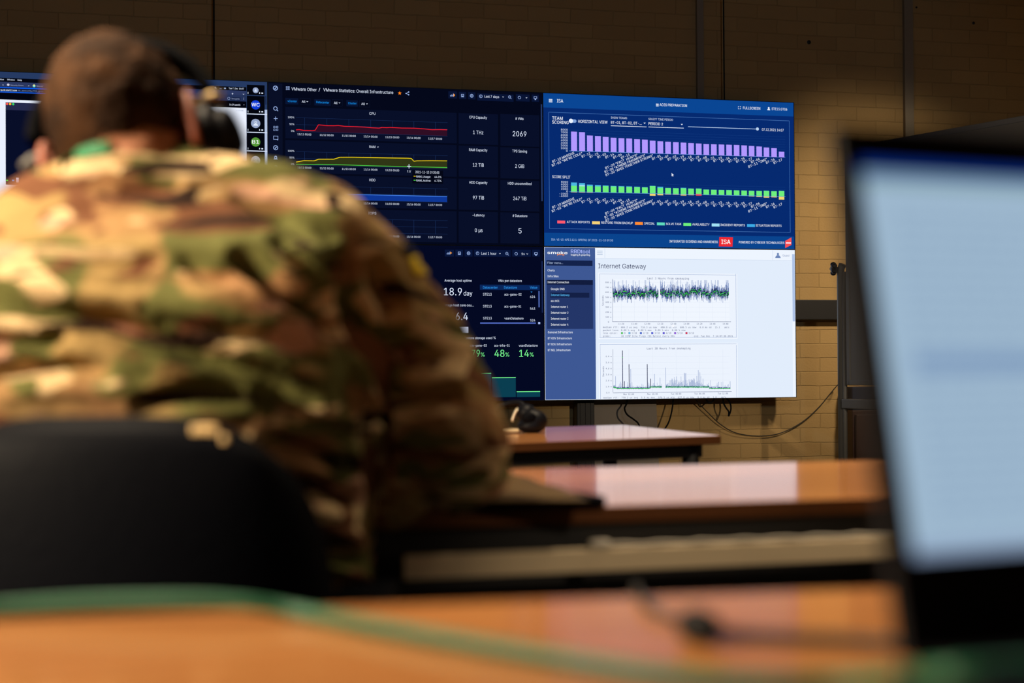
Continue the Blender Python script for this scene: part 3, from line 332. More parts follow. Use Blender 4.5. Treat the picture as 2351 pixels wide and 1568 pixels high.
'''%1}1n1N1p1H1r1E1u1C1!1A1*1C1,1E1:1K1:1R1.1U1*1Y1&1a1x1a1r1W1p1U|1e1N1f1T1h1Y1k1d1p1h1u1j1)1j1.1h1;1f1?1b1]1W1^1T1^1Q1_1N1^1H1[1C1=171.141)121!111u121p141k171h1C1f1H|191X171e1?1*1[1!|1D1:1E1-1G1*1J1(1M1&1T1&1W1(1Z1*1b1-1c1:1c1[1b1_1Z1~1W211T221M221J211G1~1E1_1D1[|131=141^16211E291K2B1Q2C1S2C1b291j211m1@1m1=1l1.1j1(1b1x1V1v1Q1u1K1v1E1x161(141. (1}1#2K1v2A1q1~1n1=1k1(1i1k1k1P1q131v0[1#0,1p0,1j0[1e141a1E1X1P1V1Z1V1u1X1(1a1<1e1~1j291p2K )1}1P2K1a2K1h291m1~1q1<1t1(1v1u1v1Z1t1P1q1E1m141h0[1a0,1P0,1V0[1Z141d1E1g1P1i1k1g1(1d1<1V2A .1}1Z1M1r1M1r111Z11 /1}1#2G1;2G1L0<180< 01}1Z1u1b1y1f1!1i1#1o1y1q1w1r1u1r1p1q1n1o1l1n1j1k1i1f1i1d1j1a1m1Z1p|1i271c261X221T1_1R1<1P1&1O1r1P1e1R1T1T1L1X1F1c1B1i1A1o1B1t1F1x1L1z1T1#1e1#1&1z1<1x1_1t221o26|1i2I1s2G1!2C1*241/1]1<1*1=1r1<1b1/1N1*1D1!151s101i0~1Y101P151J1D1E1N1B1b1A1r1B1*1E1]1J241P2C1Y2G 11}1K1D1g1D1g231I1}1I2B1g2G1u2G1u1D1<1D1<111K11 21}1R1D1:1D1:111C111C1D1R1U1j1m1q1v1t1!1v1&1x1*1x1.1y1;1x1[1t211p241e261a261R241M221C1{1C2B1M2F1a2I1e2I1o2H1w2E1%2A1+241.1{1/1<1/1.1.1*1,1$1)1x1%1t1z1n1s1g1o1b1a1N 31}1t1v1(1p1,1l1/1g1;1a1;1U1:1L1-1D1&171x131o101e0~1Z0~1U101P101K111F131B141B1I1F1G1K1E1Y1B1j1B1p1D1u1G1x1K1!1P1!1b1u1j1p1m1k1o1d1p1T1p1T1!1d1!1o1$1s1(1v1+1x1/1y1=1w1}1t221p241k261a261W251S251N241I221E201E2D1J2F1T2H1X2H1b2I1e2I1o2H1w2E1%2A1+251.1}1/1>1-1*1*1%1%1z1z1x 41}1q231J1b1q1b|1o2G1&2G1&1b1?1b1?1Q1&1Q1&111q111q1Q181Q181d 51}1F2G1)2G1)241S241S1)1U1)1W1*1Y1*1a1+1e1+1o1*1x1%1&1y1,1r1/1i1:1Y1/1O1,1G1&181w131n101c0~1S0~1B131B1I1F1G1K1E1S1C1X1B1i1B1o1E1t1H1x1M1z1R1z1f1w1l1t1q1o1t1i1v1b1w1X1w1T1v1Q1v1M1u1J1s1F1r 61}1+2E1+211(221$241z251v251s261o261g251Z221U1_1Q1<1O1(1N1t1Q1y1W1&1b1)1k1+1t1*1#1&1*1z1/1r1<1j1=1Y1<1O1/1F1*181#131t101j0~1Y101P151J1C1E1M1B1a1A1r1B1*1F1[1K241S2C1c2G1o2I1r2I1v2H1y2H|1j1x1d1w1Z1u1V1q1S1l1Q1f1Q1R1S1L1V1G1Z1D1d1B1j1A1p1B1t1D1x1G1!1L1$1Y1#1g1!1m1x1r1t1u1p1w 71}1B2G1;2G1;2A1d111O111y241B24 81}1c1o1X1m1T1j1R1f1P1a1O1U1P1O1R1J1T1F1X1C1i1A1t1C1w1F1z1J1#1O1$1U1#1a1z1f1w1j1s1m1o1o|1W1u1Q1w1L1z1F1*1D1/1D1~1G251L2B1R2F1Z2H1i2I1r2H1z2F1(2B1-251/1~1:1?1:1/1.1*1+1%1&1z1!1w1u1u1#1s1)1p1-1l1:1g1<1a1=1T1<1K1/1D1*171!131s101i0~1Y101Q121J171E1D1B1K1A1T1B1a1D1g1G1l1K1p1P1s|1R1.1T1*1V1&1Y1#1i1z1r1#1v1&1x1*1z1.1z1^1v231r251i271Y251V221T1~1R1^ 91}1h1l1m1m1r1o1v1s1x1w1z1$1!1,1z1>1x1_1v201r241m261h271b261W241S211Q1_1O1>1O1$1Q1w1S1r1W1o1b1m|1H131H1G1K1F1O1D1U1B1b1B1j1C1q1F1v1L1z1T1#1d1$1p1!1k1x1h1t1e1p1c1f1a1W1b1O1e1I1j1E1q1B1z1A1-1B1[1E221I291P2E1X2H1g2I1r2G1!2C1*251.1]1;1+1<1r1;1b1.1N1(1D1x151n111c0~1V0~1L12 :1}1Z1:1r1:1r1s1Z1s|1Z1M1r1M1r111Z11 B1}1R1p1R1D1p1D1v1E1z1H1$1K1&1V1$1g1z1k1u1n1h1p|1R241R1!1h1!1s1$1w1&1y1*1!1.1!1]1y1}1w211s231n24|1D2G1h2G1r2F1z2D1)291.241;1{1<1>1:1)1-1$1)1y1$1w1w1v1%1t1+1q1/1m1=1h1?1b1?1U1>1L1;1E1,181$141t121h111D11 C1}1;151-131)121%101z101v0~1r0~1e111U151M1D1G1O1C1b1B1r1C1*1G1[1M241U2C1e2G1r2I1v2I1%2G1-2E1;2C1;1}1-201*221%241v261r261i251c221W1_1S1<1Q1&1P1r1Q1e1S1T1W1L1c1F1i1C1r1A1v1B1z1B1%1D1*1E1;1J D1}1V1D1g1E1o1G1u1L1y1T1!1d1#1r1!1(1y1<1u1_1o211g231V241P241P1D|1W2G1k2F1w2A1(231.1[1<1*1=1r1<1b1.1O1(1E1w171k121W111B111B2G E1}1F2G1;2G1;241T241T1!1/1!1/1p1T1p1T1D1=1D1=111F11 H1}1B2G1P2G1P1!1#1!1#2G1<2G1<111#111#1p1P1p1P111B11 I1}1F2G1.2G1.241p241p1D1.1D1.111F111F1D1b1D1b241F24 L1}1G2G1U2G1U1D1?1D1?111G11 M1}172G1Q2G1i1q1!2G1@2G1@111)111)241n1c1d1c1K241K111711 P1}1T241T1s1j1s1p1t1u1v1y1x1#1#1%1)1&1/1%1?1#1^1y1~1u221p24|1F2G1j2G1u2F1%2C1,281;221>1]1?1/1>1$1;1v1-1p1%1k1u1i1j1h1T1h1T111F11 S1}1,2C1,1}1(211#231x241s261d261Y241U221R1}1P1]1O1=1Q1,1S1)1a1#1g1!1n1y1w1v1%1s1,1n1/1i1<1b1<1T1;1K1.1D1)171z121q101g0~1b0~1H131C151C1K1H1H1W1B1b1B1g1A1m1B1s1D1w1F1z1J1#1N1$1T1$1X1!1b1y1e1v1h1q1j1k1l1c1m1T1p1M1s1H1w1E1#1B1*1B1;1C1_1F231K291R2E1Z2H1j2I1n2I1!2F1(2E T1}142G1^2G1^241p241p111b111b241424 a1}1d1e1X1c1T1a1Q1X1O1T1N1P1O1K1P1H1R1E1V1B1Y1A1d1A1k1B1p1D1u1H1x1N1z1T1!1b1!1e|1:111!111!1D1x181t151q121l101g0~1a0~1T101N121H161D1B1B1H1A1O1B1W1E1c1J1h1Q1l1Y1n1j1o1!1o1!1q1z1w1y1!1v1&1r1)1m1+1c1+1P1(1K1%1G1#1G1:1L1<1P1=1U1?1Y1?1c1@1m1@1s1?1x1=1#1;1(1.1+1*1.1$1/1z1/1v1:1q b1}1%1e1#1v1v1(1q1*1k1+1e1*1a1(1W1!1T1v1R1e1T1N1W1I1a1D1e1B1k1A1q1B1v1D1y1H1#1N|1R1*1U1.1W1:1a1=1e1?1i1@1m1@1v1?1$1;1+1+1:1!1=1q1=1S1:1I1+1A1$141v101m0~1i0~1e101W141R1B1R111E111E2K1R2K c1}1:151,131)121$101z101v0~1r0~1g101W141P1A1J1I1G1S1F1e1G1q1J1!1P1+1W1;1g1?1r1@1v1@1)1=1,1<1:1:1:1z1%1)1v1+1r1+1k1*1e1(1Z1!1V1u1T1n1S1e1T1V1V1O1Z1I1e1D1k1B1r1A1v1A1%1C1*1E1:1I d1}1z1*1z2K1/2K1/111z111z1B1u141m101i0~1e0~1V101O141I1A1D1I1A1S1A1q1D1!1I1+1O1;1V1?1e1@1i1@1n1?1q1=1u1;|1N1e1P1N1S1H1V1D1a1B1g1A1l1B1q1D1u1I1x1N1z1e1x1v1u1!1q1(1l1*1g1+1a1*1V1(1P1v e1}1=1h1=1b1N1b1O1T1Q1M1U1H1Z1D1f1B1m1A1r1A1z1C1&1D1+1F1:1I1:151,131&121z101v101q0~1m0~1b101S141K1A1E1I1B1S1A1e1B1q1E1z1K1+1R1;1a1?1k1@1u1?1#1;1+1,1:1#1<1s|1&1l1%1s1#1y1y1$1u1(1q1*1k1+1e1*1Z1(1V1$1R1x1P1s1N1l f1}1:2K1:2A1y2A1r281p271n251n211m1{1m1>1:1>1:1*1m1*1m111Z111Z1*1F1*1F1>1Z1>1Z1^1a231c2A1f2E1k2I1q2K g1}1z1f1x1v1u1#1q1(1m1*1g1+1b1*1W1(1S1#1P1v1N1f1P1O1S1J1W1E1b1C1h1B1m1C1q1E1u1J1x1O|1/161.0^1+0:1%0)1x0#1p0y1f0x1b0x1Y0y1U0y1I0#1I0;1N0/1R0-1Y0+1l0+1q0-1u0:1x0?1z141z1D1u161q141n121e101V121O151I1B1D1J1A1T1A1q1D1!1I1+1O1;1V1?1e1@1i1@1n1?1q1=1u1;1w1-1z1*1z1>1/1> h1}1/111z111z1u1y1z1w1%1t1)1k1+1f1*1a1(1W1#1U1w1S1q1R1j1R111F111F2K1R2K1R1(1X1:1f1>1j1?1p1@1w1?1$1<1)1.1-1(1/1x i1}1J1>1q1>1q1B1<1B1<111D111D1B1d1B1d1*1J1*|1d2K1q2K1q241d24 k1}1H2K1V2K1V1l1$1>1?1>1n1o1_111*111e1f1V1W1V111H11 l1}1j1T1l1K1n1G1p1E1s1C1.1C1.111v111o121i141d181Z1E1X1L1X2B1C2B1C2L1j2L m1}1m1,1q1<1v1?1y1@1#1@1*1?1.1=1;1/1=1(1?1w1?111)111)1!1%1)1#1+1u1+1q1&1p1!1o1t1o111c111c1!1Z1)1W1+1Q1+1M1&1L1!1K1t1K111911191>1K1>1K1-1M1:1Q1>1V1@1b1@1e1?1j1<1l1/ n1}1/111z111z1u1y1z1w1%1t1)1k1+1f1*1a1(1W1#1U1w1S1q1R1j1R111F111F1>1R1>1R1(1X1:1f1>1j1?1p1@1w1?1$1<1)1.1-1(1/1x o1}1i1+1c1*1X1(1T1!1Q1v1O1e1Q1N1T1H1X1D1c1B1i1A1o1B1t1D1x1H1!1N1$1e1!1v1x1!1t1(1o1*|1i1@1s1?1!1;1*1+1/1!1;1q1<1e1;1S1/1I1*191!141s101i0~1Y101Q141J191E1I1B1S1B1q1E1!1J1+1Q1;1Y1? p1}1R1B1R0y1E0y1E1>1R1>1R1*1T1.1W1;1a1=1d1?1h1@1m1@1v1?1$1;1+1+1:1!1<1q1=1e1<1S1:1I1+1A1$141v101m0~1h0~1d101a121W141T17|1%1e1#1v1y1!1u1(1q1*1k1+1e1*1a1(1W1!1T1v1R1e1T1N1W1I1a1D1e1B1k1A1q1B1u1D1y1H1#1N r1}1@1#1>1%1;1&1.1)1+1)1(1*1$1*1u1)1o1&1j1!1g1u1e1n1d1e1d111Q111Q1>1d1>1d1$1g1*1j1.1n1;1s1>1%1@1)1@1,1?1/1?1>1=1@1; s1}1*1;1*1$1%1&1z1(1w1*1s1*1o1+1f1+1b1*1X1(1V1%1T1x1T1u1U1r1W1p1Z1n1f1m1m1k1r1j1x1h1$1f1)1c1,1Y1.1O1-1G1*1A1%151w121p101g0~1c0~1Y101U101L121G141G1H1L1F1P1D1c1A1l1A1q1B1t1D1w1G1y1N1w1S1q1W1h1Z1b1a1P1e1I1l1G1v1H1$1J1+1O1:1T1=1b1?1j1@1n1@1r1?1v1?1%1= t1}1i2C1i1>1.1>1.1*1i1*1i1M1j1I1l1F1o1D1w1B1.1B1.111v111n121g141b171Y1C1W1I1V1R1V1*1A1*1A1>1V1>1V2C u1}1F1>1R1>1R1V1S1O1T1J1V1F1Y1C1h1A1m1B1r1D1v1G1x1L1z1R1z1>1/1>1/111z111z1D1x191u151q121m111h0~1c0~1V101P121K171H1D1F1L v1}181>1L1>1i1E1(1>1?1>1q111a11 w1}111>1E1>1R1G1c1u1n1u1z1G1/1>1}1>1*111u111i1i1W111J11 x1}1>1>1p1g1[111(111i1W1L1116111b1g191>1N1>1i1p1$1> y1}1z1Q1w1K1u1D1n0]1h0,1f0)1c0%1Z0#1O0y1E0y1E0,1P0,1U0/1X0=1c12181>1M1>1j1I1)1>1@1>''')
def _dec(t): return [GA.index(t[i])*len(GA)+GA.index(t[i+1])-90 for i in range(0, len(t), 2)]
from mathutils.geometry import delaunay_2d_cdt
def fill(loops):
    """triangles inside the contours (non-zero winding, contours may overlap)"""
    V, E = [], []
    for l in loops:
        n = len(V); V += [Vector((p.x, p.y)) for p in l]; E += [(n+i, n+(i+1) % len(l)) for i in range(len(l))]
    if not V: return [], []
    v, _, f, *_r = delaunay_2d_cdt(V, E, [], 0, 1e-6)
    keep = []
    for q in f:
        c = sum((v[i] for i in q), Vector((0, 0)))/len(q); w = 0
        for l in loops:
            for a, b in zip(l, l[1:]+l[:1]):
                if (a.y <= c.y) != (b.y <= c.y):
                    x = a.x+(c.y-a.y)/(b.y-a.y)*(b.x-a.x)
                    if x > c.x: w += 1 if b.y > a.y else -1
        if w: keep.append(tuple(q))
    return [(p.x, p.y) for p in v], keep
FONT = []
for src in GLYPHS:
    d = {}
    for tok in src.split(' '):
        if len(tok) < 3: continue
        adv = _dec(tok[1:3])[0]/200; V, F, loops = [], [], []
        for part in tok[3:].split('|'):
            q = _dec(part); loops.append([Vector((q[i]/200, q[i+1]/200, 0)) for i in range(0, len(q)-1, 2)])
        loops = [l for l in loops if len(l) > 2]
        V, F = fill(loops)
        d[tok[0]] = (adv, V, F)
    FONT.append(d)
CAPS = [max(p[1] for p in d['T'][1]) for d in FONT]
def textpts(s, bold=0, mono=False):
    """outline of a line of writing as (verts, faces, left, right, cap height)"""
    k = (s, bold, mono)
    if k in _fc: return _fc[k]
    d = FONT[1 if mono else 0]; x = 0; V, F = [], []; sp = d['o'][0] if mono else .19
    for ch in s:
        if ch == ' ' or ch not in d: x += sp; continue
        adv, v, f = d[ch]
        for dx in ((0, bold) if bold else (0,)):
            n = len(V); V += [(p[0]+x+dx, p[1]) for p in v]; F += [tuple(i+n for i in q) for q in f]
        x += adv + bold*.6
    xs = [p[0] for p in V]
    _fc[k] = (V, F, min(xs) if not mono else 0, max(xs) if not mono else x, CAPS[1 if mono else 0]); return _fc[k]
class Screen:
    """writing, charts and fields of one display, laid out on its front plane (X right, Z up)"""
    def __init__(s, ctx): s.V = []; s.F = []; s.C = []; s.ctx = ctx; s.clip = None
    def P(s, x, y):
        p = aty(s.ctx[0] + x/s.ctx[2], s.ctx[1] + y/s.ctx[2], 0); return p.x, p.z
    def poly(s, pts, col, lay):
        n = len(s.V); s.V += [(x, -lay*.0003, z) for x, z in pts]; s.F.append(tuple(range(n, n+len(pts)))); s.C += [lin(col)]*len(pts)
    def rect(s, x0, y0, x1, y1, col, lay=1, xr=None):
        xr = x0 if xr is None else xr
        X0, X1 = s.P(x0, y0)[0], s.P(x1, y0)[0]; Z0, Z1 = s.P(xr, y0)[1], s.P(xr, y1)[1]
        s.poly([(X0, Z1), (X1, Z1), (X1, Z0), (X0, Z0)], col, lay)
    def full(s, c, r, col):
        X = (c*SW+GAP, (c+1)*SW-GAP); Z = (ZT-r*SH-GAP, ZT-(r+1)*SH+GAP)
        s.poly([(X[0], Z[1]), (X[1], Z[1]), (X[1], Z[0]), (X[0], Z[0])], col, 0)
    def frame(s, x0, y0, x1, y1, col, w=2, lay=2, xr=None):
        s.rect(x0, y0, x1, y0+w, col, lay, xr); s.rect(x0, y1-w, x1, y1, col, lay, xr)
        s.rect(x0, y0, x0+w, y1, col, lay, xr); s.rect(x1-w, y0, x1, y1, col, lay, x1-w if xr is None else xr)
    def line(s, pts, w, col, lay=3):
        """pts in the plane's metres"""
        for (a, b), (c, d) in zip(pts, pts[1:]):
            L = math.hypot(c-a, d-b) or 1; nx, nz = -(d-b)/L*w/2, (c-a)/L*w/2
            s.poly([(a-nx, b-nz), (c-nx, d-nz), (c+nx, d+nz), (a+nx, b+nz)], col, lay)
    def pl(s, pts, w, col, lay=3): s.line([s.P(*p) for p in pts], w, col, lay)
    def disc(s, x, y, r, col, lay=3, n=20, a0=0, a1=360, ir=0):
        cx, cz = s.P(x, y); k = s.P(x+10, y)[0]-cx; r = r*k/10; ir = ir*k/10
        A = [math.radians(a0+(a1-a0)*i/n) for i in range(n+1)]
        if ir:
            for a, b in zip(A, A[1:]):
                s.poly([(cx+r*math.cos(a), cz+r*math.sin(a)), (cx+r*math.cos(b), cz+r*math.sin(b)), (cx+ir*math.cos(b), cz+ir*math.sin(b)), (cx+ir*math.cos(a), cz+ir*math.sin(a))], col, lay)
        else: s.poly([(cx+r*math.cos(a), cz+r*math.sin(a)) for a in A[:-1 if a1-a0 == 360 else None]], col, lay)
    def text(s, t, x0, x1, y, h, col=(215, 225, 245), bold=.012, mono=False, lay=5, rot=0):
        V, F, a, b, CAPH = textpts(t, bold*.8, mono)
        if rot:
            ex, ez = s.P(x1, y); kx = abs(s.P(x1, y)[0]-s.P(x1-10, y)[0])/10; H = abs(s.P(x1, y)[1]-s.P(x1, y+10)[1])/10
            sx = x0*kx/(b-a); sz = h*H/CAPH; cs, sn = math.cos(math.radians(rot)), math.sin(math.radians(rot)); n = len(s.V)
            for px, py in V:
                X = (px-b)*sx; Z = (py-CAPH)*sz
                s.V.append((ex+X*cs-Z*sn, -lay*.0003, ez+X*sn+Z*cs))
        else:
            xm = (x0+x1)/2; X0 = s.P(x0, y)[0]; X1 = s.P(x1, y)[0]; zc = s.P(xm, y)[1]; H = abs(s.P(xm, y-h/2)[1]-s.P(xm, y+h/2)[1])
            sx = (X1-X0)/(b-a); sz = H/CAPH; n = len(s.V)
            for px, py in V: s.V.append((X0+(px-a)*sx, -lay*.0003, zc+(py-CAPH/2)*sz))
        s.F += [tuple(i+n for i in f) for f in F]; s.C += [lin(col)]*len(V)
    def build(s, parent, name='display'):
        me = bpy.data.meshes.new(name); me.from_pydata(s.V, [], s.F); me.update()
        at_ = me.attributes.new('pixel', 'FLOAT_COLOR', 'POINT')
        at_.data.foreach_set('color', [c for q in s.C for c in (*q, 1)])
        return link(name, me, M['pix'], parent)

def panel(c, r, label):
    x0, x1 = c*SW, (c+1)*SW; z1, z0 = ZT-r*SH, ZT-(r+1)*SH
    e = empty('video_wall_screen', ((x0+x1)/2, .04, z0), label, 'screen', 'screens of the video wall')
    f = MB(); g = GAP; e_ = .0002
    f.box((x0+e_, -.003, z0+e_), (x0+g, .06, z1-e_)); f.box((x1-g, -.003, z0+e_), (x1-e_, .06, z1-e_))
    f.box((x0+g, -.003, z0+e_), (x1-g, .06, z0+g)); f.box((x0+g, -.003, z1-g), (x1-g, .06, z1-e_))
    f.build('bezel', M['black'], e)
    MB().box((x0+.002, .004, z0+.002), (x1-.002, .075, z1-.002)).build('housing', M['black'], e)
    return e
WHT = (222, 232, 250)

# --- upper middle screen: server statistics
s = Screen((610, 180, 3.6734)); s.full(0, 0, (4, 8, 26))
s.rect(22, 40, 140, 1400, (9, 15, 38), 1)
CARD = (8, 15, 40)
for y0, y1 in ((291, 548), (563, 830), (845, 1105), (1121, 1385)): s.rect(165, y0, 1610, y1, CARD, 1, 1610)
for y0, y1 in ((292, 552), (566, 828), (845, 1106), (1122, 1385)): s.rect(1626, y0, 1958, y1, CARD, 1)
for y0, y1 in ((300, 568), (580, 842), (858, 1116), (1130, 1390)): s.rect(1978, y0, 2306, y1, CARD, 1)
s.rect(2320, 218, 2330, 1035, (40, 62, 110), 2)
IC = (150, 175, 225)
s.disc(82, 82, 21, IC, 3, 20, 0, 360, 14); s.pl([(75, 90), (91, 74)], .004, IC)
s.disc(82, 254, 18, IC, 3, 20, 0, 360, 12); s.pl([(94, 266), (104, 276)], .003, IC)
s.pl([(68, 339), (100, 339)], .0025, IC); s.pl([(84, 322), (84, 356)], .0025, IC)
for dx in (0, 24):
    for dy in (0, 24): s.frame(65+dx, 402+dy, 81+dx, 418+dy, IC, 3, 3)
s.frame(64, 484, 105, 516, IC, 4, 3); s.pl([(95, 514), (104, 522)], .003, IC)
s.disc(84, 585, 21, IC, 3, 20, 0, 360, 15); s.pl([(77, 593), (92, 578)], .004, IC)
s.disc(84, 664, 12, IC, 3, 12, 0, 180); s.rect(72, 664, 96, 678, IC, 3); s.rect(67, 678, 101, 683, IC, 3); s.disc(84, 668, 6, (9, 15, 38), 4)
s.disc(85, 750, 17, IC, 3, 16, 0, 360, 12); s.disc(85, 750, 7, IC, 3, 16, 0, 360, 4)
for dx in (0, 17):
    for dy in (0, 17): s.frame(171+dx, 68+dy, 184+dx, 81+dy, IC, 3, 3)
s.text('VMware Other', 217, 430, 92, 26); s.text('/', 445, 459, 96, 26); s.text('VMware Statistics: Overall Infrastructure', 486, 1075, 108, 26)
cx, cz = s.P(1130, 125); s.poly([(cx+(.004 if i % 2 else .0085)*math.sin(i*math.pi/5), cz+(.004 if i % 2 else .0085)*math.cos(i*math.pi/5)) for i in range(10)], (255, 130, 20), 4)
s.pl([(1205, 115), (1184, 127), (1205, 138)], .0018, IC)
for p in ((1205, 115), (1184, 127), (1205, 138)): s.disc(*p, 6, IC, 4, 10)
BLU = (20, 140, 235)
for (a, b, t, x0, x1, y) in ((165, 275, 'vCenter', 184, 263, 192), (410, 548, 'Datacenter', 426, 535, 202), (680, 778, 'Cluster', 695, 766, 210)):
    s.rect(a, y-28, b, y+25, (8, 20, 50), 1); s.text(t, x0, x1, y, 18, BLU, .02)
for x, y in ((304, 196), (575, 207), (806, 215)):
    s.frame(x-16, y-30, x+72, y+26, (14, 22, 50), 2, 2); s.text('All', x, x+30, y, 20); s.pl([(x+41, y-3), (x+47, y+3), (x+53, y-3)], .0018, WHT)
for (a, b, y) in ((1540, 1612, 140), (1630, 1690, 145), (1708, 1768, 148), (1785, 2090, 158), (2110, 2225, 164), (2243, 2304, 168)):
    s.rect(a, y-32, b, y+28, (9, 20, 52), 1)
for i, hh in enumerate((10, 16, 12, 22)): s.rect(1555+i*8, 152-hh, 1560+i*8, 152, IC, 3)
s.poly([s.P(1584, 128), s.P(1598, 142), s.P(1584, 156)], (255, 150, 30), 4)
s.frame(1648, 132, 1672, 158, IC, 4, 3); s.rect(1655, 146, 1666, 156, IC, 3)
s.disc(1737, 147, 15, IC, 3, 16, 0, 360, 10); s.disc(1737, 147, 6, IC, 3, 16, 0, 360, 3)
s.disc(1814, 151, 14, IC, 3, 16, 0, 360, 10); s.pl([(1814, 142), (1814, 152), (1808, 152)], .0018, IC)
s.text('Last 7 days', 1844, 1968, 154, 20); s.pl([(1996, 154), (2002, 160), (2008, 154)], .0018, WHT)
s.disc(2057, 157, 12, IC, 3, 16, 0, 360, 8); s.pl([(2065, 166), (2073, 174)], .002, IC); s.pl([(2052, 157), (2062, 157)], .0014, IC)
s.disc(2139, 162, 13, IC, 3, 16, 20, 200, 9); s.disc(2139, 162, 13, IC, 3, 16, 215, 375, 9); s.pl([(2193, 161), (2199, 167), (2205, 161)], .0018, WHT)
s.frame(2260, 152, 2288, 172, IC, 4, 3); s.rect(2268, 172, 2280, 182, IC, 3)
def chart(y0, yb, title, ty, lab, extra=0):
    sl = .033 if y0 < 500 else (.029 if y0 < 800 else .022)
    for k in range(3):
        y = y0+(yb-y0)*k/2; s.rect(256, y, 1534, y+1.6, (30, 55, 105), 2, 895)
    for x in (327, 515, 700, 884, 1068, 1248, 1430): s.rect(x, y0+(x-895)*sl, x+2, yb+(x-895)*sl, (30, 55, 105), 2)
    if title: s.text(title, 899-len(title)*8.5, 899+len(title)*8.5, ty, 21)
    if lab:
        for i, t in enumerate(('100%', '50%', '0%')): s.text(t, 241-13.5*len(t), 241, y0+(yb-y0)*i/2-22, 15)
    for i, x in enumerate((326, 514, 701, 884, 1067, 1247, 1429)):
        t = '11/%d 00:00' % (11+i)
        if y0 > 550 and y0 < 700 and i == 5: s.text('11/', 1192, 1224, yb+28+(x-895)*sl, 17); continue
        s.text(t, x-58, x+58, yb+25+(x-895)*sl, 16)
def area_line(y0, yb, vals, colline, colfill, x0=256, x1=1530, w=.003):
    top = []
    for fx, fv in vals:
        x = x0+(x1-x0)*fx; X, Zb = s.P(895, yb)[0], s.P(895, yb)[1]; Z0 = s.P(895, y0)[1]
        top.append((s.P(x, yb)[0], Zb+(Z0-Zb)*fv))
    Zb = s.P(895, yb)[1]
    for a, b in zip(top, top[1:]): s.poly([(a[0], Zb), (b[0], Zb), b, a], colfill, 3)
    s.line(top, w, colline, 4)
chart(351, 466, 'CPU', 297, True)
rnd = random.Random(3)
v = [(0, .10), (.02, .13), (.05, .08), (.11, .08), (.127, .12), (.148, .52), (.2, .48), (.25, .49), (.28, .52), (.32, .47), (.4, .47), (.46, .46), (.5, .43), (.55, .42), (.57, .48), (.6, .47), (.62, .5), (.7, .48), (.78, .50), (.85, .47), (.9, .43), (.95, .46), (1, .46)]
area_line(351, 466, v, (235, 30, 45), (48, 14, 36))
chart(634, 745, 'RAM', 577, True); s.pl([(940, 576), (946, 582), (952, 576)], .0018, WHT)
area_line(634, 745, [(0, .20), (.05, .32), (.12, .33), (.15, .46), (.25, .49), (.29, .65), (.38, .68), (.6, .70), (.74, .72), (.763, .71), (.78, .5), (.8, .54), (.9, .58), (1, .6)], (245, 215, 20), (48, 54, 22))
area_line(634, 745, [(0, .03), (.12, .04), (.14, .07), (.28, .09), (.5, .07), (.8, .08), (1, .09)], (80, 220, 80), (30, 60, 30), w=.0022)
chart(917, 1030, 'HDD', 857, False)
area_line(917, 1030, [(0, .42), (.5, .42), (1, .41)], (70, 130, 235), (14, 55, 150))
chart(1188, 1303, 'IOPS', 1137, False)
s.rect(1235, 772, 1495, 885, (4, 7, 22), 6); s.pl([(1191, 741), (1226, 743)], .003, WHT, 7); s.pl([(1208, 724), (1208, 760)], .003, WHT, 7)
s.text('2021-11-13 19:30:00', 1262, 1463, 792, 20, lay=7, bold=.012); s.rect(1247, 822, 1264, 828, (245, 215, 20), 7.5); s.rect(1247, 856, 1264, 862, (80, 220, 80), 7.5)
s.text('RAM_Usage:', 1270, 1390, 829, 17, lay=7); s.text('64.0%', 1423, 1481, 832, 17, lay=7, bold=.012)
s.text('RAM_Active:', 1270, 1392, 862, 17, lay=7, bold=.012); s.text('6.73%', 1423, 1481, 864, 17, lay=7, bold=.012)
for (t, x0, x1, y, h) in (('CPU Capacity', 1716, 1866, 329, 22), ('# VMs', 2105, 2174, 340, 22), ('1 THz', 1748, 1835, 456, 30), ('2069', 2082, 2198, 468, 42),
    ('RAM Capacity', 1715, 1869, 604, 22), ('TPS Saving', 2079, 2203, 614, 22), ('12 TiB', 1746, 1839, 731, 30), ('2 GiB', 2103, 2180, 740, 30),
    ('HDD Capacity', 1717, 1869, 879, 22), ('HDD uncommitted', 2042, 2241, 887, 21), ('97 TiB', 1747, 1841, 1006, 30), ('247 TiB', 2087, 2198, 1013, 30),
    ('~Latency', 1743, 1846, 1153, 21), ('# Datastore', 2081, 2206, 1159, 21), ('0 µs', 1763, 1828, 1281, 30), ('5', 2131, 2157, 1285, 44)): s.text(t, x0, x1, y, h)
p1 = panel(0, 0, 'dark screen of server usage charts with red and yellow lines, upper middle of video wall'); s.build(p1)

# --- upper right screen: team scoring
s = Screen((1240, 200, 3.9183)); s.full(1, 0, (6, 42, 112))
s.rect(28, 54, 2276, 182, (10, 70, 148), 1, 28); s.rect(38, 1310, 2284, 1432, (10, 68, 142), 1, 38)
LN = (70, 118, 185)
ZtA, ZbA = s.P(1200, 266)[1], s.P(1200, 1290)[1]; XA, XB = s.P(78, 266)[0], s.P(2241, 266)[0]
s.line([(XA, ZtA), (XB, ZtA), (XB, ZbA), (XA, ZbA), (XA, ZtA)], .0018, LN, 2)
W2 = (235, 243, 255)
for k in range(3): s.rect(78, 107+k*11, 110, 114+k*11, W2, 3)
s.text('ISA', 150, 207, 124, 30, W2, .02)
for k in range(3): s.rect(1042, 149+k*9, 1066, 155+k*9, W2, 3)
s.text('ACSS PREPARATION', 1074, 1320, 163, 24, W2, .02)
for a in (0, 1):
    for b in (0, 1):
        x = 1782+a*22; y = 174+b*22; s.pl([(x, y+(8 if b == 0 else -8)), (x, y), (x+(8 if a == 0 else -8), y)], .0018, W2)
